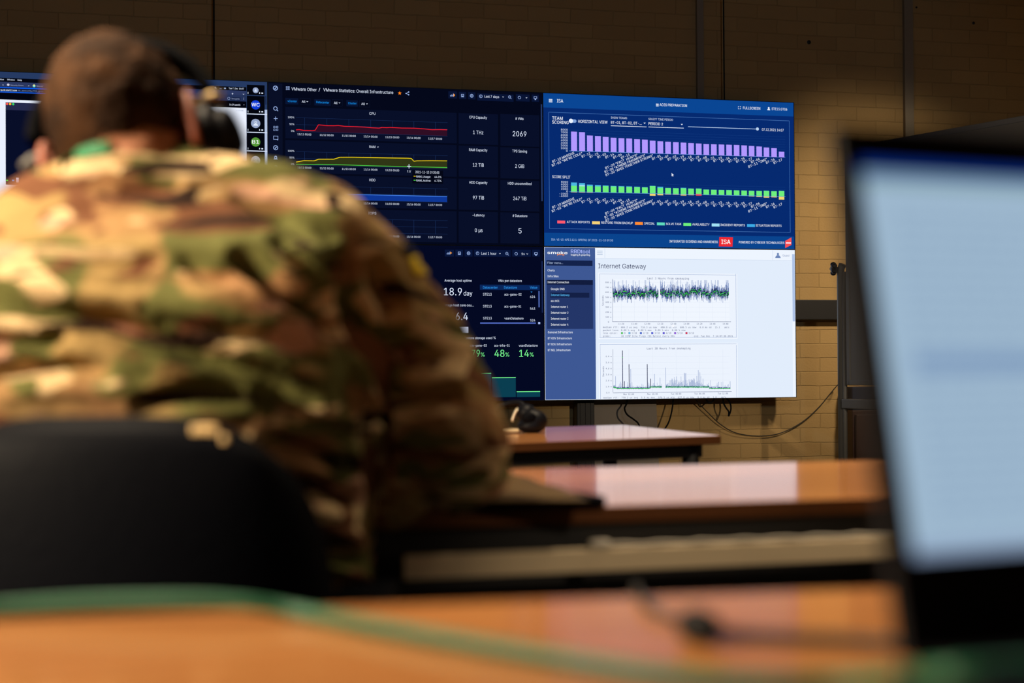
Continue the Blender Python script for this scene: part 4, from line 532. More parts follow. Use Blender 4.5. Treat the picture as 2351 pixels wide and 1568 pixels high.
s.text('FULLSCREEN', 1824, 1979, 190, 23, W2, .02); s.disc(2056, 188, 8, W2, 3, 12); s.disc(2056, 208, 13, W2, 3, 12, 0, 180)
s.text('STE13.GT06', 2082, 2222, 198, 23, W2, .02)
s.text('TEAM', 107, 203, 280, 29, W2, .02); s.text('SCORING', 107, 256, 317, 29, W2, .02)
s.rect(288, 290, 315, 320, (130, 165, 220), 3); s.disc(313, 306, 14, (130, 165, 220), 3); s.disc(277, 304, 19, W2, 4)
s.text('HORIZONTAL VIEW', 341, 606, 312, 26, W2, .02)
s.text('SHOW TEAMS', 636, 781, 277, 18, (200, 215, 240), .01); s.text('BT-01, BT-02, BT-...', 636, 913, 322, 24, W2, .02)
s.poly([s.P(930, 320), s.P(949, 320), s.P(939.5, 332)][::-1], W2, 4); s.rect(636, 345, 957, 350, W2, 4)
s.text('SELECT TIME PERIOD', 974, 1195, 291, 18, (200, 215, 240), .01); s.text('PERIOD 2', 974, 1104, 331, 24, W2, .02)
s.poly([s.P(1265, 332), s.P(1284, 332), s.P(1274.5, 344)][::-1], W2, 4); s.rect(974, 356, 1292, 361, W2, 4)
s.rect(1330, 354, 1954, 359, (190, 215, 245), 4); s.disc(1954, 377, 13, (190, 215, 245), 5); s.text('07.12.2021 14:07', 1994, 2190, 385, 23, W2, .02)
BX = (278, 350, 421, 493, 563, 634, 705, 775, 846, 916, 986, 1055, 1125, 1195, 1264, 1332, 1401, 1469, 1537, 1606, 1674, 1742, 1810, 1877, 1945, 2011, 2079, 2147)
BT = (400, 405, 435, 440, 448, 455, 459, 462, 468, 472, 482, 487, 491, 495, 499, 503, 507, 512, 514, 516, 518, 520, 524, 529, 534, 543, 549, 581)
for k in range(9):
    s.text(str(8000-1000*k) if k < 8 else '0', 248-(62 if k < 8 else 15), 248, 383+k*23.8, 17, (205, 220, 245), .015)
    zz = s.P(1240, 417+k*23.2)[1]; s.line([(s.P(262, 400)[0], zz), (s.P(2203, 400)[0], zz)], .0009 if k < 8 else .0022, (22, 62, 132) if k < 8 else (90, 150, 215), 2)
def bar(x, ya, yb, col, lay=3):
    w = 53-(x-278)*.0022; s.rect(x, ya, x+w, yb, col, lay)
base1 = lambda x: 573+(x-278)*.0312
base2 = lambda x: 943+(x-278)*.0222
for x, t in zip(BX, BT): bar(x, t, base1(x), (178, 152, 255))
NM = ('BT-10 MASSIVE', 'BT-03 "WE\'RE COLD"', 'BT-12', 'BT-15', 'BT-02', 'BT-14', 'BT-04', 'BT-13', 'BT-09 "FACT  HUNTS"', 'BT-05 "ATHENE FRAGMENTS"', 'BT-20 "APES TOGETHER STRONG"', 'BT-01', 'BT-07', 'BT-22', 'BT-19', 'BT-18', 'BT-29', 'BT-08', 'BT-21', 'BT-23', 'BT-24', 'BT-16', 'BT-25', 'BT-27', 'BT-06', 'BT-11 "2MI"', 'BT-26', 'BT-17')
for x, t in zip(BX, NM):
    L = len(t)*16.4
    s.text(t, L, x+24, base1(x)+8+(x-278)*.001, 21, W2, .015, rot=23)
    s.text(t, L, x+24, base2(x)+48+(x-278)*.004, 21, W2, .015, rot=23)
s.text('SCORE SPLIT', 108, 272, 808, 25, W2, .015)
for k, t in enumerate(('8000', '6000', '4000', '2000', '0', '-2000', '-4000')):
    s.text(t, 250-15.5*len(t), 250, 853+k*21.3, 16, (205, 220, 245), .015)
    zz = s.P(1240, 877+k*21.6)[1]; s.line([(s.P(262, 800)[0], zz), (s.P(2205, 800)[0], zz)], .0009 if k != 4 else .0022, (22, 62, 132) if k != 4 else (90, 150, 215), 2 if k != 4 else 4)
GT = (887, 892, 890, 893, 890, 893, 895, 897, 899, 902, 890, 906, 908, 910, 910, 913, 913, 922, 924, 926, 927, 929, 931, 933, 934, 936, 937, 935)
TT = (858, 863, 877, 881, 885, 889, 891, 893, 896, 900, 888, 896, 907, 909, 906, 912, 912, 921, 923, 925, 926, 928, 930, 932, 933, 932, 936, 933)
YB = {0: 3, 1: 3, 2: 3, 10: 18, 11: 12, 12: 4, 13: 4, 14: 10, 15: 5, 23: 4, 24: 8, 25: 12, 26: 8, 27: 27}
for i, x in enumerate(BX):
    b_ = base2(x); bar(x, GT[i], b_, (110, 240, 125)); bar(x, TT[i], GT[i], (75, 185, 225) if i < 24 else (110, 240, 180))
    if i == 1: bar(x, 880, 892, (170, 225, 240), 4)
    if i in YB: bar(x, b_, b_+YB[i], (245, 215, 110))
    if i == 16: bar(x, b_-8, b_+8, (245, 70, 60), 4)
for (c_, x, t, a, b_, y) in (((255, 90, 110), 154, 'ATTACK REPORTS', 240, 446, 1214), ((245, 210, 120), 467, 'RESTORE FROM BACKUP', 549, 834, 1221), ((255, 140, 50), 853, 'SPECIAL', 936, 1030, 1227),
    ((95, 220, 190), 1050, 'SOLVE TASK', 1131, 1270, 1231), ((110, 240, 125), 1288, 'AVAILABILITY', 1368, 1523, 1236), ((160, 225, 245), 1543, 'INCIDENT REPORTS', 1622, 1841, 1241), ((60, 170, 230), 1861, 'SITUATION REPORTS', 1939, 2171, 1246)):
    s.rect(x, y-14, x+71, y+12, c_, 3); s.text(t, a, b_, y, 20, W2, .015)
s.text('ISA-VI-UI-API 2.12.1-SPRTN1 OF 2021-11-10 09:50', 100, 655, 1375, 18, (170, 200, 240), .01)
s.text('INTEGRATED SCORING AND AWARENESS', 1163, 1597, 1390, 21, W2, .02)
s.poly([s.P(1607, 1433), s.P(1730, 1435), s.P(1734, 1351), s.P(1612, 1349)], (238, 42, 50), 3); s.text('ISA', 1628, 1712, 1392, 40, (255, 255, 255), .035)
s.text('POWERED BY CYBEXER TECHNOLOGIES', 1787, 2196, 1398, 21, W2, .02)
s.poly([s.P(2204, 1448), s.P(2260, 1420), s.P(2260, 1352), s.P(2204, 1384)], (250, 80, 80), 3); s.rect(2210, 1396, 2256, 1408, (250, 225, 240), 4)
s.poly([s.P(1182, 773), s.P(1182, 803), s.P(1189, 797), s.P(1194, 806), s.P(1198, 803), s.P(1193, 794), s.P(1202, 792)], (235, 240, 250), 6)
p2 = panel(1, 0, 'blue team scoring screen with purple and green bar charts, upper right of video wall'); s.build(p2)

# --- lower right screen: network latency graphs
s = Screen((1240, 560, 3.9183)); s.full(1, 1, (226, 237, 252))
s.rect(40, 30, 494, 1402, (62, 88, 148), 1); s.rect(40, 30, 494, 122, (66, 92, 150), 1)
s.text('smoke', 64, 246, 79, 25, (250, 252, 255), .045); s.text('ping', 152, 216, 94, 15, (255, 150, 40), .03, lay=6)
s.text('RRDtool', 276, 448, 68, 33, (170, 185, 255), .03); s.text('logging & graphing', 276, 448, 98, 15, (250, 252, 255), .02)
s.rect(56, 146, 471, 194, (20, 34, 74), 2); s.text('Filter menu...', 65, 205, 170, 19, (170, 190, 225), 0)
s.rect(58, 323, 474, 765, (36, 54, 104), 2); s.rect(58, 323, 474, 366, (18, 28, 62), 3); s.rect(90, 438, 442, 482, (20, 32, 70), 3)
for (t, a, b, y) in (('Charts', 66, 130, 237), ('Infra Sites', 66, 165, 290), ('Internet Connection', 66, 258, 344), ('Google DNS', 96, 219, 405), ('Internet Gateway', 96, 264, 459), ('esx b01', 96, 172, 512),
    ('Internet router 1', 97, 251, 566), ('Internet router 2', 97, 253, 619), ('Internet router 3', 97, 253, 672), ('Internet router 4', 97, 253, 725),
    ('Gamenet Infrastructure', 69, 293, 794), ('BT GOV Infrastructure', 69, 285, 848), ('BT EDU Infrastructure', 69, 283, 902), ('BT MIL Infrastructure', 69, 272, 955)):
    s.text(t, a, b, y, 19, (90, 190, 255) if y == 459 else (240, 246, 255), .012)
s.rect(500, 36, 2262, 130, (238, 245, 255), 1, 500); s.rect(500, 128, 2262, 131, (200, 214, 236), 2, 500); s.rect(580, 38, 583, 126, (200, 214, 236), 2); s.rect(2090, 58, 2093, 146, (200, 214, 236), 2)
for k in range(3): s.rect(512, 62+k*15, 562, 66+k*15, (130, 160, 200), 3)
PB = (110, 135, 185); s.disc(2139, 91, 10, PB, 3, 14); s.disc(2139, 127, 24, PB, 3, 16, 0, 180); s.text('Guest', 2180, 2243, 104, 18, (120, 140, 185), 0)
s.rect(2264, 60, 2290, 1374, (238, 245, 255), 2, 2264); s.rect(2266, 92, 2289, 697, (175, 195, 230), 3)
s.text('Internet Gateway', 522, 952, 200, 42, (22, 32, 80), 0)
BOX = (150, 172, 212)
def graphbox(x0, y0, x1, y1, bot=True):
    if bot: s.rect(x0-12, y0-10, x1+10, y1+14, (240, 246, 255), 1); s.frame(x0, y0, x1, y1, BOX, 3, 2)
    else:
        s.rect(x0-12, y0-10, x1+10, y1, (240, 246, 255), 1); s.rect(x0, y0, x1, y0+3, BOX, 2); s.rect(x0, y0, x0+3, y1, BOX, 2); s.rect(x1-3, y0+6, x1, y1-16, BOX, 2)
    s.rect(x0+3, y0+3, x1-3, y1-3, (236, 243, 254), 1.5)
DK = (50, 68, 122)
graphbox(534, 268, 1762, 843)
s.text('Last 3 Hours from smokeping', 960, 1340, 311, 18, DK, 0, True)
s.rect(652, 320, 1702, 700, (240, 246, 255), 2, 1176)
for i in range(9):
    s.text('%d u' % (800-100*i) if i < 8 else '0', 586 if i < 8 else 608, 640 if i < 8 else 620, 346+i*44.5, 13, DK, 0, True)
    s.rect(652, 346+i*44.4, 1702, 347+i*44.4, (206, 217, 238), 2.5, 1176)
for i, t in enumerate(('11:20', '11:40', '12:00', '12:20', '12:40', '13:00', '13:20', '13:40', '14:00')):
    x = 728+i*117.3; s.text(t, x-27, x+27, 719, 15, DK, 0, True); s.rect(x, 325, x+1, 700, (206, 217, 238), 2.5)
s.rect(652, 699, 1716, 702, DK, 3, 1176); s.pl([(652, 313), (652, 702)], .0012, DK, 3)
rnd = random.Random(11)
N = 262
for i in range(N):
    x = 654+i*3.98
    if 1062 < x < 1076: continue
    c_ = 445+8*math.sin(i*.21)+6*math.sin(i*.63+1)+rnd.gauss(0, 13) + (-15 if 1360 < x < 1450 else 0)
    hi = c_-rnd.uniform(25, 110)*rnd.choice((.6, .8, 1, 1.6)); lo = c_+rnd.uniform(15, 75)
    hi = max(hi, 326); lo = min(lo, 530)
    s.rect(x, hi, x+3.9, lo, (150, 168, 208), 2.8)
    s.rect(x, c_-rnd.uniform(12, 60), x+3.9, c_+rnd.uniform(10, 50), (76, 96, 150), 2.9)
    s.rect(x, c_-rnd.uniform(8, 34), x+3.9, c_+rnd.uniform(6, 32), (20, 28, 66), 3)
    s.rect(x-1, c_-3, x+5, c_+3, (60, 215, 70), 4)
for (t, x, x1, y) in (('median rtt:', 563, 708, 749), ('604.2 us avg', 726, 874, 750), ('710.3 us max', 904, 1052, 750), ('480.0 us min', 1083, 1229, 750), ('606.5 us now', 1257, 1404, 750), ('0.0 ms sd', 1434, 1541, 750), ('15.1', 1571, 1617, 750), ('am/s', 1656, 1701, 750),
    ('packet loss:', 563, 712, 776), ('0.00 % avg', 726, 851, 776), ('0.00 % max', 880, 1003, 776), ('0.00 % min', 1033, 1156, 776), ('0.00 % now', 1184, 1307, 776),
    ('loss color:', 563, 698, 802), ('0', 755, 767, 802), ('1/10', 822, 870, 802), ('2/10', 925, 973, 802), ('3/10', 1028, 1076, 802), ('4/10', 1131, 1179, 802), ('5/10', 1233, 1281, 802), ('9/10', 1335, 1383, 802),
    ('probe:', 563, 635, 829), ('10 ICMP Echo Pings (56 Bytes) every 60s', 727, 1210, 829), ('end: Tue Dec  7 14:07:38 2021', 1383, 1734, 829)): s.text(t, x, x1, y, 15, DK, 0, True)
for x, c_ in ((727, (90, 220, 80)), (794, (100, 190, 240)), (897, (60, 100, 220)), (999, (70, 80, 230)), (1102, (90, 70, 230)), (1205, (150, 80, 230)), (1307, (230, 30, 60))):
    s.frame(x, 794, x+18, 811, DK, 2, 4); s.rect(x+2, 796, x+16, 809, c_, 3)
s.text('Seconds', 90, 556, 462, 15, DK, 0, True, rot=90)
graphbox(538, 902, 1766, 1396, False)
s.text('Last 30 Hours from smokeping', 958, 1353, 940, 18, DK, 0, True)
for i in range(7):
    y = 1012+i*54.3; s.text('%d.0 m' % (6-i) if i < 6 else '0.0', 589 if i < 6 else 593, 643 if i < 6 else 624, y, 14, DK, 0, True); s.rect(656, y, 1706, y+1, (206, 217, 238), 2.5, 1180)
s.rect(656, 1332, 1722, 1335, DK, 3, 1180); s.pl([(655, 948), (655, 1336)], .0012, DK, 3)
for x in (797, 1009, 1222, 1432, 1642): s.rect(x, 950, x+1, 1330, (206, 217, 238), 2.5)
for x0, x1, t in ((748, 844, 'Mon 12:00'), (962, 1058, 'Mon 18:00'), (1175, 1270, 'Tue 00:00'), (1386, 1480, 'Tue 06:00'), (1597, 1689, 'Tue 12:00')): s.text(t, x0, x1, 1352-(x0-748)*.008, 15, DK, 0, True)
for i in range(260):
    x = 658+i*4.05
    if 1094 < x < 1124: continue
    c_ = 1300 if x < 985 or x > 1520 else 1288
    if x < 690: c_ = 1288+(x-658)*.35
    h_ = rnd.expovariate(1/14)
    if 1180 < x < 1320: h_ += rnd.uniform(0, 55)
    if 1340 < x < 1460: h_ += rnd.uniform(0, 60)*math.exp(-abs(x-1385)/50)+rnd.uniform(0, 30)
    s.rect(x, c_-h_-4, x+4, c_+4, (176, 190, 220), 2.8); s.rect(x, c_-rnd.uniform(3, 14), x+4, c_+rnd.uniform(3, 7), (70, 88, 140), 3)
    s.rect(x-.5, c_-3, x+4.5, c_+3, (60, 205, 70), 4)
for x, y in ((676, 1190), (720, 1240), (812, 1125), (1026, 1170), (1076, 1203), (1126, 1112), (1187, 1218), (1224, 1192), (1294, 1158), (1301, 1165), (1308, 1160), (1337, 1218), (1370, 1222), (1407, 1187), (1420, 1135), (1434, 1155), (1463, 1212), (1603, 1240), (1706, 1235)): s.rect(x, y, x+5, 1290, (170, 185, 218), 2.85)
for x, y in ((737, 958), (796, 1082), (960, 1082), (754, 1235), (990, 1212)): s.rect(x, y, x+6, 1300, (28, 38, 84), 3.5)
s.rect(736, 1018, 744, 1023, (60, 205, 70), 4)
for (t, x, x1) in (('median rtt:', 568, 706), ('770.2 us avg', 731, 879), ('5.8 ms max', 908, 1032), ('570.5 us min', 1061, 1210), ('627.8 us now', 1238, 1385), ('0.4 ms sd', 1415, 1522), ('1.8', 1552, 1587), ('am/s', 1625, 1672)): s.text(t, x, x1, 1383-(x-568)*.004, 15, DK, 0, True)
s.text('Seconds', 90, 560, 1100, 15, DK, 0, True, rot=90)
s.disc(1196, 738, 12, (245, 248, 255), 6, 12)
p3 = panel(1, 1, 'white screen of network latency graphs with a blue side menu, lower right of video wall'); s.build(p3)

# --- lower middle screen: host statistics
s = Screen((940, 560, 4.2375)); s.full(0, 1, (4, 9, 34))
for a, b in ((344, 432), (447, 521), (537, 613), (628, 984), (1000, 1180), (1194, 1268)): s.rect(a, 56, b, 122, (9, 22, 58), 1)
for i, hh in enumerate((12, 20, 15, 26)): s.rect(363+i*9, 102-hh, 369+i*9, 102, IC, 3)
s.poly([s.P(398, 75), s.P(414, 88), s.P(398, 101)], (255, 150, 30), 4)
s.frame(471, 76, 499, 106, IC, 5, 3); s.rect(479, 93, 493, 103, IC, 3)
s.disc(575, 91, 17, IC, 3, 16, 0, 360, 12); s.disc(575, 91, 8, IC, 3, 16, 0, 360, 4)
s.disc(662, 91, 16, IC, 3, 16, 0, 360, 12); s.pl([(662, 80), (662, 92), (655, 92)], .0018, IC)
s.text('Last 1 hour', 698, 845, 93, 25); s.pl([(873, 91), (880, 98), (887, 91)], .0018, WHT)
s.disc(947, 93, 14, IC, 3, 16, 0, 360, 10); s.pl([(957, 103), (966, 112)], .002, IC); s.pl([(941, 93), (953, 93)], .0014, IC)
s.disc(1038, 96, 15, IC, 3, 16, 20, 200, 10); s.disc(1038, 96, 15, IC, 3, 16, 215, 375, 10); s.text('5s', 1090, 1120, 97, 22); s.pl([(1139, 94), (1146, 101), (1153, 94)], .0018, WHT)
s.frame(1214, 82, 1247, 104, IC, 5, 3); s.rect(1222, 104, 1239, 114, IC, 3)
for (t, x0, x1, y, h) in (('Average host uptime', 340, 605, 356, 24), ('18.9', 335, 510, 464, 72), ('day', 526, 612, 480, 44), ('Average host core cou...', 310, 625, 596, 24), ('346.4', 340, 568, 704, 72),
    ('VMs per datastore', 861, 1093, 358, 24), ('STE13', 715, 799, 490, 25), ('acs-game-02', 923, 1089, 491, 23), ('624', 1173, 1222, 514, 23),
    ('STE13', 715, 799, 606, 25), ('acs-game-01', 923, 1087, 608, 23), ('543', 1173, 1222, 629, 23), ('STE13', 716, 800, 722, 25), ('vsanDatastore', 923, 1109, 724, 23), ('524', 1175, 1223, 743, 23),
    ('Datastore storage used %', 505, 838, 914, 24), ('acs-game-03', 585, 751, 988, 22), ('acs-infra-01', 825, 974, 988, 22), ('vsanDatastore', 1063, 1247, 988, 22)): s.text(t, x0, x1, y, h)
GR = (115, 235, 140)
for (t, a, b, q0, q1) in (('79', 605, 685, 693, 731), ('48', 826, 924, 932, 970), ('14', 1067, 1162, 1170, 1208)): s.text(t, a, b, 1064, 68, GR, .02); s.text('%', q0, q1, 1076, 40, GR, .02)
s.rect(685, 396, 1267, 446, (10, 38, 90), 1)
for t, a, b in (('Datacenter', 715, 858), ('Datastore', 920, 1045), ('Value', 1171, 1243)): s.text(t, a, b, 423, 24, (45, 150, 240), .02)
s.pl([(1180, 464), (1187, 471), (1194, 464)], .0022, (45, 150, 240))
s.rect(1254, 458, 1266, 616, (80, 105, 180), 2); s.rect(688, 764, 1229, 776, (85, 110, 200), 2); s.rect(1252, 760, 1272, 780, (170, 190, 240), 2)
s.rect(1284, 168, 1297, 668, (22, 36, 82), 1); s.rect(400, 807, 573, 866, (205, 212, 235), 2)
TE = (10, 62, 80)
s.rect(300, 1262, 795, 1500, TE, 2); s.rect(300, 1258, 795, 1266, GR, 3)
s.rect(802, 1304, 1034, 1492, TE, 2); s.rect(802, 1298, 1034, 1306, GR, 3); s.rect(1043, 1440, 1271, 1490, TE, 2); s.rect(1043, 1434, 1271, 1442, GR, 3)
p4 = panel(0, 1, 'dark blue screen of host uptime figures and green percentages, lower middle of video wall'); s.build(p4)

# --- upper left screen: shared desktop
s = Screen((440, 160, 6.535)); s.full(-1, 0, (38, 58, 98))
L0 = -3500
def zr(x0, x1, y0, y1, col, lay=1, xr=830): s.rect(x0, y0, x1, y1, col, lay, xr)
zr(L0, 822, 262, 318, (4, 6, 16), 1, 800); zr(L0, 822, 318, 384, (44, 56, 96), 1, 820); zr(L0, 822, 384, 478, (36, 50, 88), 1, 820)
zr(L0, 822, 478, 575, (3, 4, 14), 1, 820); zr(L0, 822, 575, 2600, (235, 241, 255), 1, 820)
s.text('Tue 7. Dec  14:07', 556, 784, 284, 26, WHT, .015); pass
s.disc(356, 268, 11, WHT, 3, 12, 0, 360, 8); s.pl([(364, 277), (374, 287)], .001, WHT); s.rect(486, 270, 514, 290, (150, 170, 205), 3); s.rect(420, 280, 450, 288, (130, 150, 190), 3)
s.pl([(600, 361), (626, 361)], .0016, WHT); s.pl([(613, 347), (613, 375)], .0016, WHT); s.pl([(768, 364), (778, 373), (788, 364)], .0014, WHT)
s.disc(246, 348, 12, (225, 70, 60), 3, 14); s.text('ISA', 276, 322, 350, 22, (170, 180, 210), 0)
s.disc(557, 432, 21, (150, 165, 205), 3, 16, 0, 360, 16); s.rect(585, 412, 735, 458, (26, 36, 66), 2); s.text('Incognito', 598, 718, 437, 22, (150, 165, 205), 0)
for k in range(3): s.disc(780, 424+k*12, 3, WHT, 3, 8)
s.text('14:29.user01', 566, 732, 526, 26, (225, 232, 250), .02); s.poly([s.P(778, 524), s.P(784, 534), s.P(792, 524)], WHT, 3)
s.text('× CLOSE', 668, 778, 614, 16, (120, 135, 175), 0)
for i, (y0, y1, t, c_) in enumerate(((225, 376, '', (150, 165, 200)), (390, 655, 'WC', (15, 60, 215)), (672, 930, '', (150, 165, 200)), (948, 1210, 'B1', (85, 150, 55)), (1226, 1490, '', (185, 192, 215)))):
    s.rect(828, y0, 1094, y1, (3, 5, 14), 2)
    if i: s.rect(828, y1, 1140, y1+14, (215, 225, 245), 2)
    cy = (y0+y1)/2 + (2 if i else 5); r = 70 if i else 44
    s.disc(960, cy+4, r, c_, 3, 28)
    if t: s.text(t, 960-62+(8 if t == 'B1' else 0), 960+60-(8 if t == 'B1' else 0), cy+2, 54, (250, 252, 255), .03)
    else: s.disc(960, cy-r*.2, r*.26, WHT, 4, 14, 0, 360, r*.14); s.disc(960, cy+r*.55, r*.5, WHT, 4, 14, 0, 180)
    s.rect(842, y1-42, 850, y1-12, WHT, 3); s.rect(1012, y1-36, 1026, y1-14, WHT, 3); s.rect(1046, y1-33, 1072, y1-14, WHT, 3)
s.rect(1094, 600, 1136, 1700, (180, 195, 225), 1); s.rect(1106, 395, 1118, 525, (20, 30, 60), 2)
s.ctx = (0, 150, 5.06)                                        # far left part of the same desktop
s.text('View', 0, 46, 165, 17, WHT, .03); s.text('Window', 84, 172, 168, 17, WHT, .02); s.text('Help', 204, 255, 172, 18, WHT, .02)
s.text('×', 28, 42, 227, 14, WHT, .03); s.disc(96, 226, 15, (205, 205, 225), 4, 16); s.text('Security Onion', 122, 272, 233, 14, (165, 175, 205), 0)
s.text('×', 327, 341, 238, 14, WHT, .03); s.disc(396, 239, 17, (120, 220, 210), 4, 16); s.disc(396, 232, 10, (250, 220, 130), 5, 12); s.text('Securi', 424, 500, 242, 14, (165, 175, 205), 0)
s.rect(-300, 247, 600, 309, (20, 30, 60), 3, 0); BB = (5, 90, 235); s.rect(-300, 250, 620, 262, BB, 4, 0); s.rect(-300, 303, 620, 313, BB, 4, 0)
s.text('vp.nit.start13.com', 4, 196, 289, 20, (240, 245, 255), .03); s.text('nt_security/93_grid', 210, 500, 298, 16, (130, 145, 185), 0)
s.rect(65, 430, 900, 1385, (8, 14, 40), 3, 65); s.rect(65, 430, 900, 518, (38, 42, 76), 4, 65)
for x, c_ in ((82, (255, 90, 85)), (118, (255, 190, 50)), (154, (60, 215, 110))): s.disc(x, 449+(x-82)*.04, 14, c_, 6, 16)
s.rect(70, 1330, 94, 1342, (50, 210, 60), 6); s.rect(140, 1328, 166, 1344, (40, 150, 230), 6); s.rect(188, 1305, 218, 1360, (200, 212, 240), 6)
s.frame(200, 1414, 900, 1700, (190, 200, 225), 3, 3)
p5 = panel(-1, 0, 'screen of a shared desktop with video call tiles, behind the man, far left'); s.build(p5)

# stand of the video wall
st = empty('video_wall_stand', (1.2, .14, 0), 'black metal posts and rails holding up the video wall', 'stand')
pa, pb = aty(1321, 940, .11).x, aty(1361, 940, .11).x
def post(xa, xb):
    m_ = MB().box((xa, .085, .02), (xb, .13, 2.0), .003)
    for k in range(3): x = xa+(xb-xa)*(.2+.3*k); m_.box((x-.002, .081, .02), (x+.004, .0865, 2.0))
    m_.build('post', M['black'], st); MB().box((xa-.12, -.25, 0), (xb+.12, .135, .02), .003).build('foot', M['black'], st)
post(pa, pb); post(pa-1.25, pb-1.25); post(pa-2.4, pb-2.4)
for z in (1.1, 1.75): MB().box((-1.2, .0755, z-.03), (2.42, .0845, z+.03), .002).build('rail', M['black'], st)
# pale board behind the stand and cables
q = [aty(1362, 915, .145), aty(1503, 915, .145), aty(1509, 985, .145)]
b1 = MB(); xz = [(q[0].x, .0), (q[2].x+.02, .0), (q[2].x, q[2].z), (q[1].x-.004, 1.0), (q[0].x, 1.0)]
lo = [b1.bm.verts.new((x, .142, z)) for x, z in xz]; hi = [b1.bm.verts.new((x, .165, z)) for x, z in xz]
b1.bm.faces.new(lo); b1.bm.faces.new(hi[::-1])
for i in range(5): b1.bm.faces.new((lo[i], hi[i], hi[(i+1) % 5], lo[(i+1) % 5]))
tag(b1.build('backing_board', M['board']), 'pale grey-beige board standing behind the far table under the screens', 'board')

def cord(name, pts, r, m, label, cat='cable', group=None):
    o = MB().tube(pts, r, 8, 8).build(name, m, None, True); return tag(o, label, cat, group)
Y1 = .05
cord('power_cable', [aty(1442, 900, .09), aty(1439, 925, .08), aty(1434, 938, .06), aty(1440, 952, .04), aty(1455, 963, .02), aty(1467, 976, 0), aty(1471, 1010, 0)], .0038, M['cable'], 'black cable hanging in front of the pale board below the screens')
cord('power_cable', [aty(1546, 900, .09), aty(1545, 925, .08), aty(1541, 950, .06), aty(1534, 972, .05), aty(1522, 990, .04), aty(1505, 1010, .04)], .0036, M['cable'], 'black cable hanging just right of the pale board')
cord('power_cable', [aty(1618, 905, .09), aty(1623, 920, .07), aty(1632, 925, .06), aty(1640, 915, .07), aty(1640, 900, .09)], .0034, M['cable'], 'short black loop of cable peeking out under the white screen')
cord('power_cable', [aty(1664, 900, .09), aty(1660, 920, .07), aty(1666, 935, .05), aty(1673, 945, .04), aty(1673, 955, .03), aty(1678, 940, .04), aty(1676, 925, .06), aty(1666, 912, .09)], .0038, M['cable'], 'longer twisted black cable loop under the white screen')
cord('network_cable', [aty(1590, 908, .10), aty(1600, 921, .12), aty(1625, 947, .13), aty(1655, 975, .14), aty(1690, 994, .15), aty(1740, 1001, .155), aty(1790, 995, .155), aty(1840, 970, .155), aty(1880, 935, .15), aty(1915, 893, .13), aty(1932, 875, .1), aty(1950, 860, .0)], .0024, M['greycable'], 'thin dark cable sagging across the brick wall to the whiteboard')
cord('hanging_cable', [Vector((aty(491, 0, .1).x, .1, 2.99)), aty(491, 0, .1), aty(491.5, 195, .1)], .0035, M['cable'], 'thin black cable hanging from the ceiling above the headset')
cord('hanging_cable', [Vector((aty(1661, 0, .1).x, .1, 2.99)), aty(1661, 0, .1), aty(1663, 232, .1)], .0035, M['cable'], 'thin black cable hanging from the ceiling above the blue scoring screen')

# ------------------------------------------------------------------ mobile whiteboard and cabinet
D0 = 6.62
wbe = empty('mobile_whiteboard', tuple(at(1932, 1300, D0))[:2] + (0,), 'mobile whiteboard on a grey metal stand beside the brick wall', 'whiteboard')
bd = (CR * .5 + CF * -.866); bd.z = 0; bd.normalize(); bn = Vector((-bd.y, bd.x, 0)); UZ = Vector((0, 0, 1))
pt = at(1926, 608, D0); x0_ = at(1932, 850, D0)
pl0 = Vector((x0_.x, x0_.y, 0)); zt = pt.z
MB().tube([pl0 + Vector((0, 0, .08)), pl0 + Vector((0, 0, zt-.02)), pl0 + Vector((0, 0, zt)) + bd*.012], .0165, 12, 4, False).build('post', M['grey'], wbe, True)
MB().tube([pl0 + bd*.02 + Vector((0, 0, .08)), pl0 + bd*.02 + Vector((0, 0, zt-.03))], .010, 10, 2, False).build('post', M['grey'], wbe, True)
kb = MB(); kc = at(1917, 617, D0); kx = -bd + CR*.0
kb.lathe(kc + CR*.012, -CR, [(0, .008), (.012, .008), (.013, .016), (.028, .016), (.03, .01)], 14)
for a in range(5): kb.ball(kc - CR*.006 + CU*.019*math.cos(a*1.2566+.3) + CF*.019*math.sin(a*1.2566+.3), (.013, .011, .011), (CR, CF, CU), 2)
kb.build('pivot_knob', M['black'], wbe, True)
bo = pl0 + bd*.05
ze = at(1950, 884, D0-.03).z; z2 = at(1950, 338, D0-.03).z
ax = (bd, bn, UZ)
MB().box((0, -.010, ze+.012), (1.5, .010, z2-.012), .004, ax, bo).build('writing_surface', M['whiteboard'], wbe)
f = MB()
f.box((0, -.013, ze), (1.5, .013, ze+.022), .003, ax, bo); f.box((0, -.013, z2-.022), (1.5, .013, z2), .003, ax, bo)
f.box((-.006, -.013, ze), (.016, .013, z2), .003, ax, bo); f.box((1.484, -.013, ze), (1.506, .013, z2), .003, ax, bo)
f.build('frame', M['grey'], wbe)
zc1 = at(1960, 916, D0-.05).z; zc0 = at(1960, 938, D0-.05).z
MB().box((-.03, -.02, zc0), (1.56, .02, zc1), .004, ax, bo).build('crossbar', M['grey'], wbe)
MB().tube([pl0+bd*1.62+Vector((0, 0, .08)), pl0+bd*1.62+Vector((0, 0, zt))], .0165, 12, 2, False).build('post', M['grey'], wbe, True)
for t_ in (0, 1.62):
    MB().box((t_-.02, -.3, .05), (t_+.02, .3, .085), .004, ax, pl0).build('foot', M['grey'], wbe)
    for s_ in (-.28, .28): MB().lathe(pl0+bd*(t_-.012)+bn*s_+UZ*.025, bd, [(0, .025), (.024, .025)], 16).build('castor', M['black'], wbe, True)
cb = empty('cabinet', (2.86, .05, 0), 'dark brown wooden cabinet behind the whiteboard stand', 'cabinet')
cl = aty(1958, 1000, .02).x; cz = aty(1960, 942, .02).z
